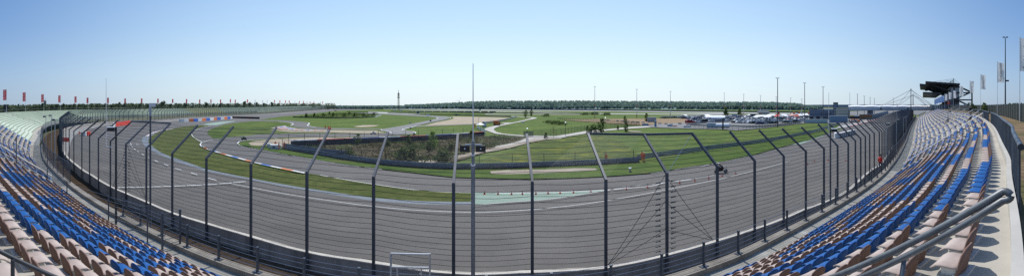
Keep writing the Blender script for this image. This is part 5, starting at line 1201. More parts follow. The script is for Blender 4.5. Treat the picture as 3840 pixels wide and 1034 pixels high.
# ------------------------------------------------------------------ containers, shelters, tents, buildings of the paddock
def bearing(px): return -R((px-1920)/D)
def facing(px0, px1, yb, dpt, yt, name, label, cat, m, parts=None, z=0.05, mroof=None):
    """box whose front face spans px0..px1 at ground line yb, seen square on"""
    a = P(px0, yb, z); c = PR(px1, math.hypot(a.x, a.y), z); w_ = (c-a).length; H = ZA(yt, math.hypot(a.x, a.y))-z; mid = (a+c)/2; rz = math.atan2((c-a).y, (c-a).x)
    t = thing(name, label, cat, mid, rz); MB().box((0, dpt/2, H/2), (w_, dpt, H)).build('body', m, t)
    MB().box((0, dpt/2, H+.06), (w_+.12, dpt+.12, .12)).build('roof', mroof or m_steel2, t)
    return t, w_, H
m_cont = mat('container_grey', (.45, .49, .5), .6, var=.08, scale=.6, stretch=(6, 1, .2)); m_contb = mat('container_blue', (.17, .25, .33), .6, var=.12, scale=.5, stretch=(8, 1, .2)); m_beige = mat('beige_panels', (.46, .43, .35), .7, var=.08, scale=.4); m_bldg = mat('blue_grey_cladding', (.14, .17, .215), .7, var=.1, scale=.3); m_tent = mat('white_tent', (.78, .78, .78), .6, var=.05)
t, w_, H = facing(2650, 2683, 480, 3, 461.5, 'container', 'pale grey square container at the edge of the car park beside a white tank', 'container', m_cont); 
for k in range(7): MB().box((-w_/2+w_*(k+.5)/7, -.03, H/2), (.08, .06, H*.92)).build('rib', m_cont, t)
t = thing('tank', 'white horizontal cylindrical tank lying right of the grey container', 'tank', P(2701, 479.5, .05), bearing(2701)); L = 8.2
b = MB(); b.tube([(-L/2, 0, 1.05), (-L/2+.25, 0, 1.05), (L/2-.25, 0, 1.05), (L/2, 0, 1.05)], [.75, .95, .95, .75], 20); b.build('vessel', m_tent, t, smooth=False)
for x in (-L*.3, L*.3): MB().box((x, 0, .15), (.3, 1.5, .3)).build('saddle', m_conc, t)
MB().box((L*.42, -.2, 1.2), (1.1, 1.3, .5)).build('valve_box', m_dark, t)
t, w_, H = facing(2427, 2461, 458, 2.5, 440, 'trailer', 'grey and white box trailer with a red mark on the sandy yard', 'trailer', mat('trailer_grey', (.33, .36, .37), .5, var=.08)); MB().box((w_*.08, -.02, H*.6), (.55, .04, .7)).build('mark', m_redp, t)
for x in (-w_*.3, w_*.25): MB().tube([(x, -.02, .3), (x, .2, .3)], .4, 10).build('wheel', m_black, t)
facing(2454, 2462, 476, 1.2, 454, 'cabin', 'narrow blue grey cabin beside the service road gate', 'cabin', m_contb)
facing(2408, 2432, 472, .6, 464, 'container', 'low dark blue skip at the gate of the sandy yard', 'container', m_contb); facing(2563, 2590, 478.5, 2, 472, 'container', 'low grey generator container on the concrete apron', 'container', m_cont)
facing(2523, 2539, 475.5, 1.2, 471, 'barrier', 'low orange barrier on the concrete apron', 'barrier', m_o); facing(2573, 2581, 469.5, 1.5, 464.5, 'container', 'small red skip at the left corner of the car park', 'container', m_redp)
facing(2503, 2522, 475, 2, 467, 'container', 'small silver machine container behind wire panels', 'container', m_steel2); facing(2543, 2556, 465.5, .6, 461, 'barrier', 'flat tan barrier at the edge of the sandy yard', 'barrier', m_sand)
for k, px in enumerate([2263, 2280, 2316, 2335, 2354, 2373, 2391, 2412, 2474, 2498, 2517]):
    y = 447.5+(px-2263)*.062; t, w_, H = facing(px-6, px+6, y+4.3, .5, y+.2, 'site_panel', 'grey concrete block standing on the sandy yard, %s from the left' % ordn(k), 'block', m_conc)
# arched shelter
a = P(2645, 449.5, .05); c = PR(2719, math.hypot(a.x, a.y), .05); w_ = (c-a).length; rz = math.atan2((c-a).y, (c-a).x); zt_ = ZA(433.5, a.length)
t = thing('arched_shelter', 'open shelter with a white barrel roof over parked cars', 'shelter', (a+c)/2, rz); b = MB(); zr = zt_-2.4
A_ = []; Bq = []
for k in range(13):
    an = math.pi*k/12; y = 4.5-4.5*math.cos(an); z = zr+2.4*math.sin(an); A_.append(Vector((-w_/2, y, z))); Bq.append(Vector((w_/2, y, z)))
b.strip(A_, Bq); b.build('roof', m_tent, t)
e = MB(); e.poly([Vector((w_/2-.05, p.y, p.z)) for p in Bq]); e.build('gable', m_dark, t)
for x in (-w_/2+.2, 0, w_/2-.2):
    for y in (.1, 8.9): MB().beam((x, y, 0), (x, y, zr), .15, .15, up=(0, 1, 0)).build('post', m_dark, t)
t = thing('gate_post', 'black square mast with a bracket at the corner of the car park', 'pole', P(2711, 486, 0)); H = ZA(445, P(2711, 486, 0).length); MB().beam((0, 0, 0), (0, 0, H), .45, .45, up=(0, 1, 0)).build('post', m_dark, t); MB().box((0, 0, H), (.9, .7, .3)).build('head', m_dark, t)
def marquee(px0, px1, yb, ye, yr, label, m=m_tent, dpt=9):
    a = P(px0, yb, .05); r = math.hypot(a.x, a.y); c = PR(px1, r, .05); w_ = (c-a).length; rz = math.atan2((c-a).y, (c-a).x); ze = ZA(ye, r); zr = ZA(yr, r)
    t = thing('marquee', label, 'tent', (a+c)/2, rz); b = MB()
    b.add([(-w_/2, 0, ze), (w_/2, 0, ze), (w_/2-dpt*.25, dpt/2, zr), (-w_/2+dpt*.25, dpt/2, zr), (-w_/2, dpt, ze), (w_/2, dpt, ze)], [(0, 1, 2, 3), (3, 2, 5, 4), (0, 3, 4), (1, 5, 2)]); b.build('roof', m, t)
    for x in (-w_/2, -w_/6, w_/6, w_/2):
        for y in (0, dpt): MB().beam((x, y, 0), (x, y, ze), .12, .12, up=(0, 1, 0)).build('post', m_flagpole, t)
    MB().box((0, dpt*.6, ze*.45), (w_*.9, .05, ze*.85)).build('back_wall', m_dark, t)
marquee(2823, 2897, 446, 438.8, 432.2, 'long white marquee with a sloping roof at the middle of the car park')
for k, (x0, x1, yb, ye, yr, m, nm) in enumerate([(2872, 2912, 440, 434, 428.5, m_tent, 'white tent behind the long marquee'), (2903, 2926, 443, 436, 429, m_redp, 'red tent just left of the nearest dark light mast'), (2925, 2956, 441, 435, 428, m_tent, 'white tent right of the nearest dark light mast'), (2958, 2982, 440, 434, 427.5, mat('red_white_tent', (.6, .3, .26), .7), 'pale red tent in the middle of the far paddock'), (2980, 3012, 440, 433.5, 427.5, m_tent, 'white tent near the blue grey pit building'), (3008, 3034, 439, 432, 426, m_tent, 'white tent touching the blue grey pit building'), (2976, 3000, 444, 437, 428.5, mat('dark_red_tent', (.35, .05, .04), .7), 'dark red tent in the far paddock'), (2560, 2580, 438, 434, 430, m_tent, 'small white tent left behind the arched shelter'), (2800, 2822, 436, 432, 429, m_tent, 'small white tent left of the long marquee'), (2640, 2665, 437, 433, 429.5, m_tent, 'small white tent behind the arched shelter')]):
    marquee(x0, x1, yb, ye, yr, nm, m, 7)
for k, (px, yt, c_) in enumerate([(2974, 416.5, m_o), (2993, 415, m_o), (3030, 416, m_o), (2917, 419, m_redp), (3002, 419, m_tent), (2987, 421, m_tent)]):
    loc = P(px, 436, 0); t = thing('banner', '%s beach-flag banner in the far paddock, %s listed by colour' % ({m_o: 'orange', m_redp: 'red', m_tent: 'white'}[c_], ordn(k)), 'flag', loc, bearing(px)); H = ZA(yt, loc.length)
    MB().tube([(0, 0, 0), (0, 0, H)], .08, 5).build('pole', m_flagpole, t); MB().poly([(0, 0, H), (1.8, 0, H-.8), (1.6, 0, H*.45), (0, 0, H*.4)]).build('cloth', c_, t)
facing(2813, 2838, 437, 8, 427, 'shed', 'dark flat-roofed shed behind the long marquee', 'shed', m_dark); facing(2744, 2764, 437, 5, 428.5, 'shed', 'blue grey shed between the two white shelters', 'shed', m_contb); facing(2626, 2641, 438, 4, 431.5, 'container', 'dark container left of the arched shelter', 'container', m_dark)
facing(2840, 2884, 424, 12, 411.5, 'hall', 'low beige hall far behind the car park', 'building', m_beige); facing(2845, 2885, 428.5, 10, 420, 'hall', 'low grey hall in front of the beige one', 'building', m_conc)
t, w_, H = facing(2946, 2962, 449, 2.4, 439.5, 'camper', 'white camper van in the far paddock', 'van', m_tent); facing(2762, 2783, 456.5, 2.4, 447.5, 'trailer', 'pale blue box trailer among the parked cars', 'trailer', mat('pale_blue', (.3, .4, .47), .6)); facing(2890, 2914, 460, 2.5, 447, 'camper', 'large silver caravan in the right part of the car park', 'caravan', mat('caravan', (.45, .5, .53), .5))
def spitroof():
    pass
t, w_, H = facing(3034.6, 3124.5, 449, 10, 410.5, 'pit_building', 'long blue grey pit building with dark windows and garage doors', 'building', m_bldg, mroof=m_bldg)
for k in range(8): MB().box((-w_/2+w_*(.05+.045*k), -.03, H*.56), (w_*.02, .05, .35)).build('window', m_glass, t)
for k in range(5): MB().box((-w_/2+w_*(.5+.095*k), -.03, H*.55), (w_*.05, .06, 1.6)).build('window', m_glass, t)
MB().box((0, -1.2, H*.35), (w_, 2.4, .2)).build('canopy', m_steel2, t)
for k in range(4): MB().box((-w_/2+w_*(.09+.14*k), -.04, H*.16), (w_*.11, .06, H*.3)).build('garage_door', m_steel2 if k % 2 else m_dark, t)
for x in (-.38, -.3, -.2): MB().box((w_*x, 4, H+.4), (1.2, 1, .8)).build('roof_unit', m_dark, t)
t, w_, H = facing(3124.5, 3143, 440, 5, 384, 'stair_tower', 'tall dark glazed stair tower beside the beige block', 'tower', m_dark, mroof=m_dark)
for k in range(5):
    o = MB().box((0, -.03, H*(.12+.18*k)), (w_*.84, .05, H*.14)).build('glazing', mat('tower_glass', (.16, .22, .28), .2, var=.2, spec=.8), t)
t, w_, H = facing(3135, 3187, 441, 8, 402, 'pit_tower', 'beige block of stacked storeys at the left end of the footbridge', 'building', m_beige, mroof=m_dark)
for k in range(4): MB().box((0, -.02, H*(.1+.27*k)), (w_+.02, .05, .14)).build('floor_band', m_dark, t)
MB().box((w_/2-.4, -.25, H*.45), (.9, .5, H*.9)).build('column', m_dark, t)
t, w_, H = facing(3109.6, 3179, 460, 3, 434.5, 'container', 'big blue container at the end of the grass before the beige block', 'container', m_contb)
for k in range(13): MB().box((-w_/2+w_*(k+.5)/13, -.03, H/2), (.1, .06, H*.95)).build('rib', m_contb, t)
t, w_, H = facing(3019, 3104, 461.5, 2.6, 448, 'container', 'long low pale blue container row at the edge of the grass', 'container', mat('container_pale', (.35, .43, .47), .6, var=.08))
for k in range(16): MB().box((-w_/2+w_*(k+.5)/16, -.03, H/2), (.08, .06, H*.95)).build('rib', m_cont, t)
t, w_, H = facing(3181, 3223, 446, 1, 432.5, 'banner_board', 'yellow and white banner above grey panels beside the big blue container', 'sign', m_dark); MB().box((-w_*.2, -.05, H*.86), (w_*.5, .05, H*.25)).build('banner', mat('yellow_print', (.6, .42, .1), .7), t); MB().box((w_*.27, -.05, H*.9), (w_*.42, .05, H*.25)).build('banner', m_tent, t)
facing(3223, 3270, 448.5, .4, 429, 'board_fence', 'brown wooden board fence left of the pit wall', 'fence', mat('brown_boards', (.17, .1, .05), .8, var=.2, scale=1.5, stretch=(4, 1, .3)))
for k in range(1):
    a = P(3270, 447, 0); c = P(3331, 424, 0); t = thing('pit_wall', 'long dark blue grey pit wall running towards the footbridge', 'wall'); z0_ = ZA(421, a.length); z1_ = ZA(419, c.length)*.0+2.8
    MB().poly([a, c, c+Vector((0, 0, 3.4)), a+Vector((0, 0, 3.4))]).build('panels', m_bldg, t); MB().beam(a+Vector((0, 0, 3.45)), c+Vector((0, 0, 3.45)), .3, .2).build('coping', m_steel2, t)
t, w_, H = facing(3252, 3275, 430, 6, 412.5, 'control_cabin', 'blue grey race control cabin under the footbridge', 'building', m_bldg); MB().box((-w_*.05, -.04, H*.6), (w_*.5, .06, H*.5)).build('window', m_glass, t)
def truck(px0, px1, yb, yt, label, c1, c2, c3):
    a = P(px0, yb, .05); r = a.length; c = PR(px1, r, .05); w_ = (c-a).length; H = ZA(yt, r); rz = math.atan2((c-a).y, (c-a).x)
    t = thing('truck', label, 'truck', (a+c)/2, rz); MB().box((-w_*.15, 1.1, H*.58), (w_*.7, 2.2, H*.72)).build('box_body', c1, t)
    cb = MB().box((w_*.36, 1.1, H*.47), (w_*.26, 2.1, H*.62)).build('cab', c2, t); MB().box((w_*.4, -.0, H*.62), (w_*.14, .06, H*.24)).build('window', m_glass, cb)
    MB().box((0, 1.1, H*.16), (w_*.98, 1.8, H*.14)).build('chassis', m_dark, t)
    if c3: MB().box((-w_*.15, -.03, H*.56), (w_*.5, .06, H*.5)).build('side_panel', c3, t)
    for x in (-.36, -.2, .33): 
        for y in (.15, 2.0): MB().tube([(w_*x, y-.15, H*.16), (w_*x, y+.15, H*.16)], H*.15, 12).build('wheel', m_black, t)
truck(3192, 3226, 459, 446, 'orange and white rescue truck parked at the pit lane entry', m_o, m_o, m_tent)
m_ot = mat('rusty_orange_truck', (.45, .12, .03), .7, var=.3, scale=1.2)
truck(1850, 1876, 470.5, 451.5, 'orange dump truck standing where the service road bends', m_ot, m_ot, None)
truck(1254, 1262, 416.6, 411.8, 'small red truck on the far straight', m_redp, m_redp, m_tent)
# quad at the inner circuit, marshal posts
t = thing('quad_bike', 'red quad bike parked between marshals on the inner circuit', 'quad bike', P(1235, 487, 0), .4)
MB().box((0, 0, .62), (1.1, 1.9, .4)).build('body', m_redp, t); MB().box((0, .3, .9), (.5, .9, .2)).build('saddle', m_black, t)
for x in (-.5, .5):
    for y in (-.65, .65): MB().tube([(x-.13, y, .32), (x+.13, y, .32)], .32, 12).build('wheel', m_black, t)
t = thing('parasol', 'white parasol at the marshal post beside the big gravel trap', 'parasol', P(1801, 481, 0)); H = ZA(460.5, t.location.length)
b = MB(); rimv = [(2.1*math.cos(2*math.pi*k/12), 2.1*math.sin(2*math.pi*k/12), H-.75) for k in range(12)]; b.add([(0, 0, H)]+rimv, [(0, 1+k, 1+(k+1) % 12) for k in range(12)]); b.build('canopy', m_tent, t); MB().tube([(0, 0, 0), (0, 0, H)], .04, 6).build('pole', m_flagpole, t)
t, w_, H = facing(1809, 1824, 475, 2, 456.5, 'marshal_cabin', 'grey framed marshal cabin right of the white parasol', 'cabin', m_cont); MB().box((-.4, -.03, H*.55), (w_*.45, .05, H*.5)).build('window', m_glass, t); MB().box((w_*.4, -.03, H*.5), (w_*.12, .05, H*.9)).build('column', m_flagpole, t)
t = thing('lamp_post', 'thin black lamp post at the marshal post with the parasol', 'lamp post', P(1794.5, 481, 0)); H = ZA(442.5, t.location.length); MB().tube([(0, 0, 0), (0, 0, H)], .06, 6).build('pole', m_dark, t); MB().box((.15, 0, H), (.5, .2, .12)).build('lamp', m_dark, t)
for k, (x0, x1, yb, yt, m, lb) in enumerate([(1014, 1053, 560.5, 545, m_w, 'white foam block with a small emblem in front of the marshals'), (1001, 1016, 555, 541, m_cont, 'pale blue grey block left of the white one at the gravel trap')]):
    t, w_, H = facing(x0, x1, yb, 1.5, yt, 'foam_block', lb, 'barrier', m, mroof=m)
    if not k: MB().box((-.4, -.02, H*.55), (.5, .03, .35)).build('emblem', m_dark, t)
t, w_, H = facing(2359, 2366, 647, .8, 634, 'marker_box', 'small white box on the verge behind the nearest guard post', 'box', m_w); MB().box((0, -.02, H*.5), (w_*.55, .03, H*.5)).build('opening', m_dark, t)
t, w_, H = facing(1957, 1967, 460.5, .8, 457.3, 'bench', 'small pale bench on the meadow', 'bench', m_tent); t, w_, H = facing(1536, 1542, 482.3, .7, 478.6, 'equipment_box', 'small dark box at the inner bend of the circuit', 'box', m_dark); facing(1535.5, 1541, 461.5, .5, 457.5, 'equipment_box', 'small grey box on the mown grass island', 'box', m_cont)
t, w_, H = facing(1601, 1610, 434.3, 2, 428.5, 'hut', 'small white hut at the far bend of the circuit', 'hut', m_tent)
facing(1562, 1572, 425, 2, 416, 'hut', 'grey blue timing hut in the far infield', 'hut', m_bldg); facing(1708, 1716, 433, 1.5, 427, 'hut', 'dark blue hut behind the big gravel trap', 'hut', m_bldg)
for k, (x, y, c_) in enumerate([(1480, 417.5, m_tent), (1503, 416, m_tent), (1625, 409.5, m_tent), (1589, 407.3, m_redp), (1800, 413.5, m_tent), (1780, 421.5, m_redp)]):
    facing(x-4, x+4, y, 2, y-3.6, 'far_vehicle', '%s vehicle far away in the infield, %s from the left by colour' % ('red' if c_ is m_redp else 'white', ordn(k)), 'vehicle', c_)
for k in range(11):
    x0 = 1535+k*30; c_ = [m_redp, m_bluep, m_cont][k % 3]; y = 419.3+k*.12
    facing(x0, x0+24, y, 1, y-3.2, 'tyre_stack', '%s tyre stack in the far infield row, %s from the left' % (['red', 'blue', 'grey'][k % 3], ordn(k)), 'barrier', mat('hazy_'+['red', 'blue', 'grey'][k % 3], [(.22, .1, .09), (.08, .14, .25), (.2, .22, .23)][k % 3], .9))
# service-road gate and fence posts
t, w_, H = facing(1964, 1999, 511, .2, 491, 'mesh_gate', 'grey mesh gate across the service road', 'gate', m_dark); 
for ch in list(t.children): bpy.data.objects.remove(ch)
for x in (-w_/2, -w_/6, w_/6, w_/2): MB().beam((x, 0, 0), (x, 0, H), .12, .12, up=(0, 1, 0)).build('post', m_dark, t)
gm = net('mesh', [Vector((-w_/2, 0, .1)), Vector((w_/2, 0, .1))], [Vector((-w_/2, 0, H)), Vector((w_/2, 0, H))], wire_mat('gate_mesh', (.1, .12, .13), .12, .12, .45, diamond=False), t)
def meshfence(px, label, h=2.0, step=3.0):
    t = thing('wire_fence', label, 'fence'); pts = resample(crom([P(x, y, 0) for x, y in px], 6), step)
    for p in pts[:99]: MB().beam(p, p+Vector((0, 0, h)), .07, .07, up=(0, 1, 0)).build('post', m_dark, t)
    net('mesh', pts, [p+Vector((0, 0, h)) for p in pts], wire_mat('thin_mesh_'+str(len(MATS)+len(bpy.data.materials)), (.06, .085, .07), .2, .2, .14, diamond=False), t)
meshfence([(1999, 510), (2080, 509), (2195, 490.5), (2300, 481.5), (2400, 471)], 'thin wire fence along the far edge of the service road', 2.1)
meshfence([(2090, 448), (2240, 459.5), (2371, 468), (2405, 470)], 'thin wire fence in front of the sandy yard', 2.0)
meshfence([(2590, 480), (2690, 486), (2761, 489), (2820, 484), (2900, 475.5), (3010, 463)], 'thin wire fence between the grass and the car park', 1.7, 2.6)
for k, (x, yb, yt) in enumerate([(1977, 508, 482), (2121, 511, 459), (2271, 488, 441.5)]):
    t = thing('lamp_post', 'slim lamp post with a pale flat head along the service road, %s from the left' % ordn(k), 'lamp post', P(x, yb, 0)); H = ZA(yt, t.location.length); MB().tube([(0, 0, 0), (0, 0, H)], .05, 6).build('pole', m_dark, t)
    b = MB(); b.add([(0, 0, H+.25)]+[(.42*math.cos(a), .42*math.sin(a), H) for a in [2*math.pi*q/10 for q in range(10)]], [(0, 1+q, 1+(q+1) % 10) for q in range(10)]+[tuple(range(10, 0, -1))]); b.build('lamp_head', m_steel2, t)
# low lot walls
for k, (px, lb) in enumerate([([(2582, 467.5), (2650, 463), (2755, 456)], 'low grey wall along the left car park lane'), ([(2580, 470), (2650, 473), (2720, 474), (2820, 478), (2870, 476.5), (2935, 470), (3005, 461)], 'low grey wall along the right car park lane')]):
    t = thing('low_wall', lb, 'wall'); pts = resample(crom([P(x, y, 0) for x, y in px], 6), 3); n = normals2(pts); b = MB(); b.strip(pts, [p+Vector((0, 0, .85)) for p in pts]); b.strip([p+Vector((0, 0, .85)) for p in pts], [p+q*.4+Vector((0, 0, .85)) for p, q in zip(pts, n)]); b.build('wall', m_conc, t)
# ------------------------------------------------------------------ light masts
m_maststripe = mat('mast_red', (.5, .08, .05), .6)
def lightmast(px, yb, yt, label, striped, group, rad=.22):
    loc = P(px, yb, 0); H = ZA(yt, loc.length); t = thing('light_mast', label, 'light mast', loc, bearing(px), group)
    if striped:
        zz = [0, H*.14, H*.34, H*.5, H*.56, H]; cc = [m_maststripe, m_flagpole, m_maststripe, m_flagpole, m_steel2]
        for k in range(5): MB().tube([(0, 0, zz[k]), (0, 0, zz[k+1])], [rad*(1-.5*zz[k]/H), rad*(1-.5*zz[k+1]/H)], 8).build('section', cc[k], t)
    else: MB().tube([(0, 0, 0), (0, 0, H)], [rad, rad*.6], 8).build('pole', m_steel, t)
    b = MB(); b.box((0, 0, H), (rad*6, .2, .15)); b.build('crossarm', m_steel, t)
    for s in (-1, 1): MB().box((s*rad*2.4, -.2, H+.12), (rad*2.0, .4, .22)).build('floodlight', m_steel2, t)
for k, (px, yt, yb) in enumerate([(2230.5, 325, 444), (2388, 335, 444), (2514, 343, 438), (2716, 349, 433), (2789, 353, 431), (2852, 358, 430), (2911, 363, 429), (2965, 367, 428), (3007, 371, 427)]):
    lightmast(px, yb, yt, 'red and white banded light mast, %s from the left' % ordn(k), True, 'banded light masts', .24+.02*k)
for k, (px, yt, yb) in enumerate([(2916, 293, 477), (3017.5, 311, 463.5), (3086.5, 326, 460), (3215.5, 353, 436), (3241, 360, 432), (3263, 365, 429), (3279, 368, 427), (3350, 367, 424)]):
    lightmast(px, yb, yt, 'dark grey slim light mast right of the car park, %s from the left' % ordn(k), False, 'dark light masts', .24 if k < 3 else .3)
lm_ = thing('light_mast', 'very tall dark light mast behind the mat fence at the right edge', 'light mast', PR(3770, 92, 7.8), bearing(3770)); H = ZA(141, 92)-7.8
MB().tube([(0, 0, 0), (0, 0, H)], [.2, .1], 10).build('pole', m_dark, lm_)
for s in (-1, 1): MB().box((s*.4, -.1, H+.1), (.55, .5, .22)).build('floodlight', m_dark, lm_)
MB().box((.5, -.2, H*.4+.5), (.8, .5, .35)).build('floodlight', m_dark, lm_)
t = thing('radio_tower', 'tall dark lattice radio tower on the horizon left of the centre', 'tower', PR(1494.6, 900, 0)); H = ZA(336, 900); b = MB()
for s in ((-1, -1), (1, -1), (1, 1), (-1, 1)): b.beam((s[0]*1.7, s[1]*1.7, 0), (s[0]*1.1, s[1]*1.1, H*.8), .5, .5, up=(0, 1, 0))
for k in range(12): b.beam((-1.5, -1.4, H*.066*k), (1.5, -1.4, H*.066*(k+1)), .3, .3); b.beam((1.5, 1.4, H*.066*k), (-1.5, 1.4, H*.066*(k+1)), .3, .3)
b.build('lattice', m_dark, t); MB().tube([(0, 0, H*.8), (0, 0, H)], [.8, .25], 6).build('antenna', m_dark, t)
for z, w2 in ((.62, 5), (.72, 4.4), (.81, 4.0)): MB().box((0, 0, H*z), (w2, w2, 2.2)).build('platform', m_dark, t)
t = thing('observation_tower', 'slender spiral-patterned tower above the trees at the far left', 'tower', PR(169, 420, 0), 0); H = ZA(374, 420); MB().tube([(0, 0, 0), (0, 0, H*.86)], [1.2, .9], 10).build('shaft', m_steel, t); MB().tube([(0, 0, H*.86), (0, 0, H*.9), (0, 0, H*.95)], [1.6, 1.9, 1.4], 12).build('cabin', m_steel, t); MB().tube([(0, 0, H*.95), (0, 0, H+2)], .25, 6).build('spire', m_steel2, t)
for k in range(9): MB().box((0, 0, H*(.3+.06*k)), (2.4, 2.4, .7), k*.5).build('landing', m_steel, t)
t = thing('billboard', 'dark square billboard on a post above the left edge of the green stand', 'sign', PR(22, 140, 0), bearing(22)); z = ZA(403, 140); MB().box((0, 0, z), (1.9, .2, 2.4)).build('panel', m_dark, t); MB().tube([(0, .2, 0), (0, .2, z)], .1, 6).build('post', m_steel2, t)
t = thing('wind_turbine', 'tiny pale wind turbine beyond the forest', 'wind turbine', PR(1721, 2600, 0)); H = ZA(378, 2600); MB().tube([(0, 0, 0), (0, 0, H)], [2.2, 1.2], 8).build('tower', m_flagpole, t)
for k in range(3): a = .6+k*2.094; MB().beam((0, -3, H), (math.sin(a)*30, -3, H+math.cos(a)*30), 1.8, .8).build('blade', m_flagpole, t)
for k in range(14):
    px = 1205+k*37+rg.uniform(-6, 6); loc = PR(px, 1150, 0); t = thing('far_mast', 'tiny slanted pole of the far fence line, %s from the left' % ordn(k), 'pole', loc, 0, 'tiny poles along the far straight'); H = ZA(388+rg.uniform(0, 5), 1150); MB().tube([(0, 0, 0), (2, 0, H)], .35, 4).build('pole', m_flagpole, t)
# ------------------------------------------------------------------ footbridge
t = thing('footbridge', 'long enclosed grey footbridge with a white scalloped roof and cable stays over the track', 'bridge'); rB = 205
def bp(px, z): return PR(px, rB+(px-3187)*.06, z)
zl, zh = ZA(412.5, rB), ZA(400.5, rB); b = MB(); xs_ = list(range(3182, 3510, 6))
lo_ = [bp(x, zl) for x in xs_]; hi_ = [bp(x, zh) for x in xs_]; bk = [p+Vector((math.sin(R((x-1920)/D)), math.cos(R((x-1920)/D)), 0))*4 for p, x in zip(hi_, xs_)]; bl = [Vector((p.x, p.y, zl)) for p in bk]
b.strip(lo_, hi_); b.strip(bl, bk); b.build('cladding', mat('bridge_cladding', (.48, .53, .58), .55, var=.1, scale=.2, stretch=(5, 5, .2)), t)
b = MB(); b.strip(lo_, bl); b.strip([p-Vector((0, 0, .35)) for p in lo_], [p+Vector((0, 0, .0)) for p in lo_]); b.build('deck', m_dark, t)
b = MB(); sc_ = [p+Vector((0, 0, .1+.2*abs(math.sin(i*.33)))) for i, p in enumerate(hi_)]; sb_ = [p+Vector((0, 0, .85+.3*abs(math.sin(i*.33)))) for i, p in enumerate(bk)]; b.strip(hi_, sc_); b.strip(sc_, sb_); b.build('roof', m_tent, t)
for px, yt, dd in ((3416, 331, 0), (3424, 351, 3.5)):
    q = bp(px, 0)+Vector((math.sin(R((px-1920)/D)), math.cos(R((px-1920)/D)), 0))*dd; zt_ = ZA(yt, math.hypot(q.x, q.y)); MB().tube([q, Vector((q.x, q.y, zt_))], [.35, .22], 8).build('pylon', m_steel, t)
    for px2 in (3300, 3362, 3480, 3506): MB().tube([Vector((q.x, q.y, zt_-.8)), bp(px2, zh)+(Vector((math.sin(R((px-1920)/D)), math.cos(R((px-1920)/D)), 0))*dd)], .09, 4).build('stay', m_steel, t)
for px in (3304, 3406):
    q = [bp(px+dx, 0) for dx in (-4, -1, 1.5, 4.5)]; zc = (zl+zh)/2; b = MB(); b.poly([Vector((q[0].x, q[0].y, zc-.45))*.999, Vector((q[3].x, q[3].y, zc-.45))*.999, Vector((q[3].x, q[3].y, zc))*.999, Vector((q[2].x, q[2].y, zc+.15))*.999, Vector((q[1].x, q[1].y, zc+.5))*.999, Vector((q[0].x, q[0].y, zc+.1))*.999]); b.build('emblem', m_dark, t)
lt = MB(); rl_ = random.Random(4); px = 3317.0
while px < 3394:
    if not 3350 < px < 3356: q0 = bp(px, zl)*.998; lt.beam(Vector((q0.x, q0.y, (zl+zh)/2-.28)), Vector((q0.x, q0.y, (zl+zh)/2+rl_.choice([.1, .3]))), .12, .03)
    px += rl_.choice([1.6, 2.0, 2.4])
lt.build('lettering', mat('faint_lettering', (.12, .14, .2), .7), t)
# ------------------------------------------------------------------ roofed main grandstand
m_roofd = mat('dark_roof', (.028, .031, .036), .6, var=.2, scale=.1); m_facade = mat('stand_facade', (.16, .18, .21), .6, var=.15, scale=.2, stretch=(1, 1, 3))
t = thing('roofed_grandstand', 'dark multi-level main grandstand with cantilevered flat roofs beyond the right stand', 'grandstand')
UD = Vector((.906, .423, 0)); ND = Vector((-.423, .906, 0)); O = PR(3600, 200, 0)
def gp(u, v, z): q = O+UD*u+ND*v; return Vector((q.x, q.y, z))
def slab(name, u0, u1, v0, v1, z0, z1, th, m):
    b = MB(); vs = [gp(u0, v0, z0), gp(u1, v0, z0), gp(u1, v1, z1), gp(u0, v1, z1)]; b.add([p-Vector((0, 0, th)) for p in vs]+vs, [(3, 2, 1, 0), (4, 5, 6, 7), (0, 1, 5, 4), (1, 2, 6, 5), (2, 3, 7, 6), (3, 0, 4, 7)]); return b.build(name, m, t)
slab('roof', 0, 78, 0, 19, 22.2, 23.4, .9, m_roofd); slab('roof', 34, 92, 16, 22.5, 23.6, 24.2, 1.4, m_roofd)
slab('lower_roof', 3, 98, 10, 20.5, 17.2, 17.6, .9, m_roofd)
for u0, u1, v0, v1, z in ((4, 95, 0, 5, 20.6), ): slab('rear_block', u0, u1, v0, v1, z, z, 13.5, m_facade)
b = MB(); prof = [(5, 3.2), (18, 3.2), (18, 5), (5, 12)]; vs = [gp(6, v, z) for v, z in prof]+[gp(96, v, z) for v, z in prof]; b.add(vs, [(0, 1, 2, 3), (7, 6, 5, 4), (0, 4, 5, 1), (1, 5, 6, 2), (2, 6, 7, 3), (3, 7, 4, 0)]); b.build('lower_tier', m_facade, t)
b = MB(); prof = [(5, 12.5), (11, 11.8), (11.3, 13), (5, 18)]; vs = [gp(6, v, z) for v, z in prof]+[gp(96, v, z) for v, z in prof]; b.add(vs, [(0, 1, 2, 3), (7, 6, 5, 4), (0, 4, 5, 1), (1, 5, 6, 2), (2, 6, 7, 3), (3, 7, 4, 0)]); b.build('upper_tier', m_facade, t)
for z in (7, 10.5, 14, 17.5): slab('floor_band', 3.8, 95, -.2, 5.2, z, z, .5, m_steel2)
for k in range(8):
    u = 6+k*11; MB().beam(gp(u, 3, 20), gp(u, 3, 25.4), .35, .35, up=(0, 1, 0)).build('roof_mast', m_dark, t); MB().tube([gp(u, 3, 25.2), gp(u, 15, 23.4)], .06, 4).build('stay', m_dark, t); MB().tube([gp(u, 3, 25.2), gp(u, -.5, 22.4)], .06, 4).build('stay', m_dark, t)
    MB().beam(gp(u, 4.8, 18), gp(u, 17, 22.4), .5, .7).build('bracket', m_dark, t)
b = MB()
for lv in range(4):
    z = 5.5+lv*4; slab('stair_landing', 1.2, 3.6, -7, 3, z, z, .7, m_dark); s_ = 1 if lv % 2 else -1
    MB().beam(gp(2.4, -2-s_*4.5, z), gp(2.4, -2+s_*4.5, z+4), 1.8, .8).build('stair_flight', m_dark, t)
for v in (-7, 3): MB().beam(gp(2.4, v, 3), gp(2.4, v, 21.5), .7, .7, up=(0, 1, 0)).build('stair_column', m_dark, t)
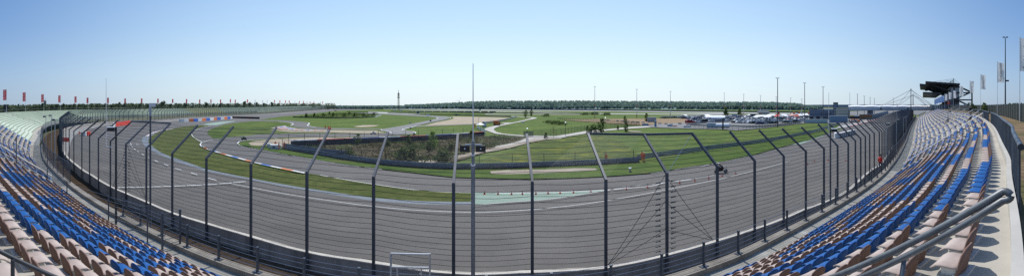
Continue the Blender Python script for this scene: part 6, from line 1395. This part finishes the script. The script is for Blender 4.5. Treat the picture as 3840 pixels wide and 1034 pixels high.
slab('end_frame', 3.2, 4, .3, 4.6, 19.9, 19.9, 6, m_steel2); slab('red_panel', 3.0, 3.9, 5.2, 6.8, 12.3, 12.3, 1.8, m_redp); slab('base_wall', 3.4, 95, -.5, 6, 7, 7, 7, mat('ochre_wall', (.2, .15, .07), .8, var=.25, scale=.2))
slab('light_box', 30, 34, 12, 15, 22, 22, 1.6, m_dark); slab('light_box', 55, 59, 17, 19, 22, 22, 1.6, m_dark)
t = thing('kiosk', 'small grey kiosk right of the roofed stand', 'building', PR(3620, 150, 7.9), bearing(3620)); MB().box((0, 0, 1.35), (1.3, 1.5, 2.7)).build('body', m_cont, t); MB().box((-.1, -.77, 1.7), (.6, .05, .6)).build('window', m_glass, t)

# tyre chicane on the near straight and the barrels in the left turn
a = P(3128, 519, 0); t = thing('tyre_chicane', 'curved white and brown tyre barrier standing on the straight behind the right fence posts', 'barrier')
cp_ = [P(x, y, 0) for x, y in [(3130, 512), (3128, 516), (3134, 519), (3152, 517), (3180, 510), (3209, 502)]]; cp_ = resample(crom(cp_, 6), .9); K = len(cp_)
for k in range(K-1):
    MB().poly([cp_[k], cp_[k+1], cp_[k+1]+Vector((0, 0, 1.5)), cp_[k]+Vector((0, 0, 1.5))]).build('tyre_panel', [mat('brown_tyres', (.09, .05, .04), .8, var=.3), m_w][k % 2] if k > K*.3 else m_w, t)
b = MB(); n_2 = normals2(cp_); b.strip([p+Vector((0, 0, 1.5)) for p in cp_], [p+q*.9+Vector((0, 0, 1.5)) for p, q in zip(cp_, n_2)]); b.build('top_cover', m_tent, t)
for k, (x, y, c_, lb) in enumerate([(312, 509, m_tent, 'white tyre barrel leftmost in the cluster at the left bend'), (318, 509.5, m_tent, 'second white tyre barrel in the cluster at the left bend'), (326, 509, m_redp, 'red tyre barrel in the cluster at the left bend'), (333, 508, m_redp, 'rightmost red tyre barrel at the left bend')]):
    t = thing('tyre_barrel', lb, 'barrier', P(x, y, 0)); 
    for q in range(3): MB().tube([(0, 0, q*.45), (0, 0, q*.45+.1), (0, 0, q*.45+.34), (0, 0, q*.45+.44)], [.55, .62, .62, .55], 12).build('tyre', c_, t)
person(P(298, 510), .8, 'marshal in orange overalls crouching by the barrels at the left bend', 'sit', sc=.95)
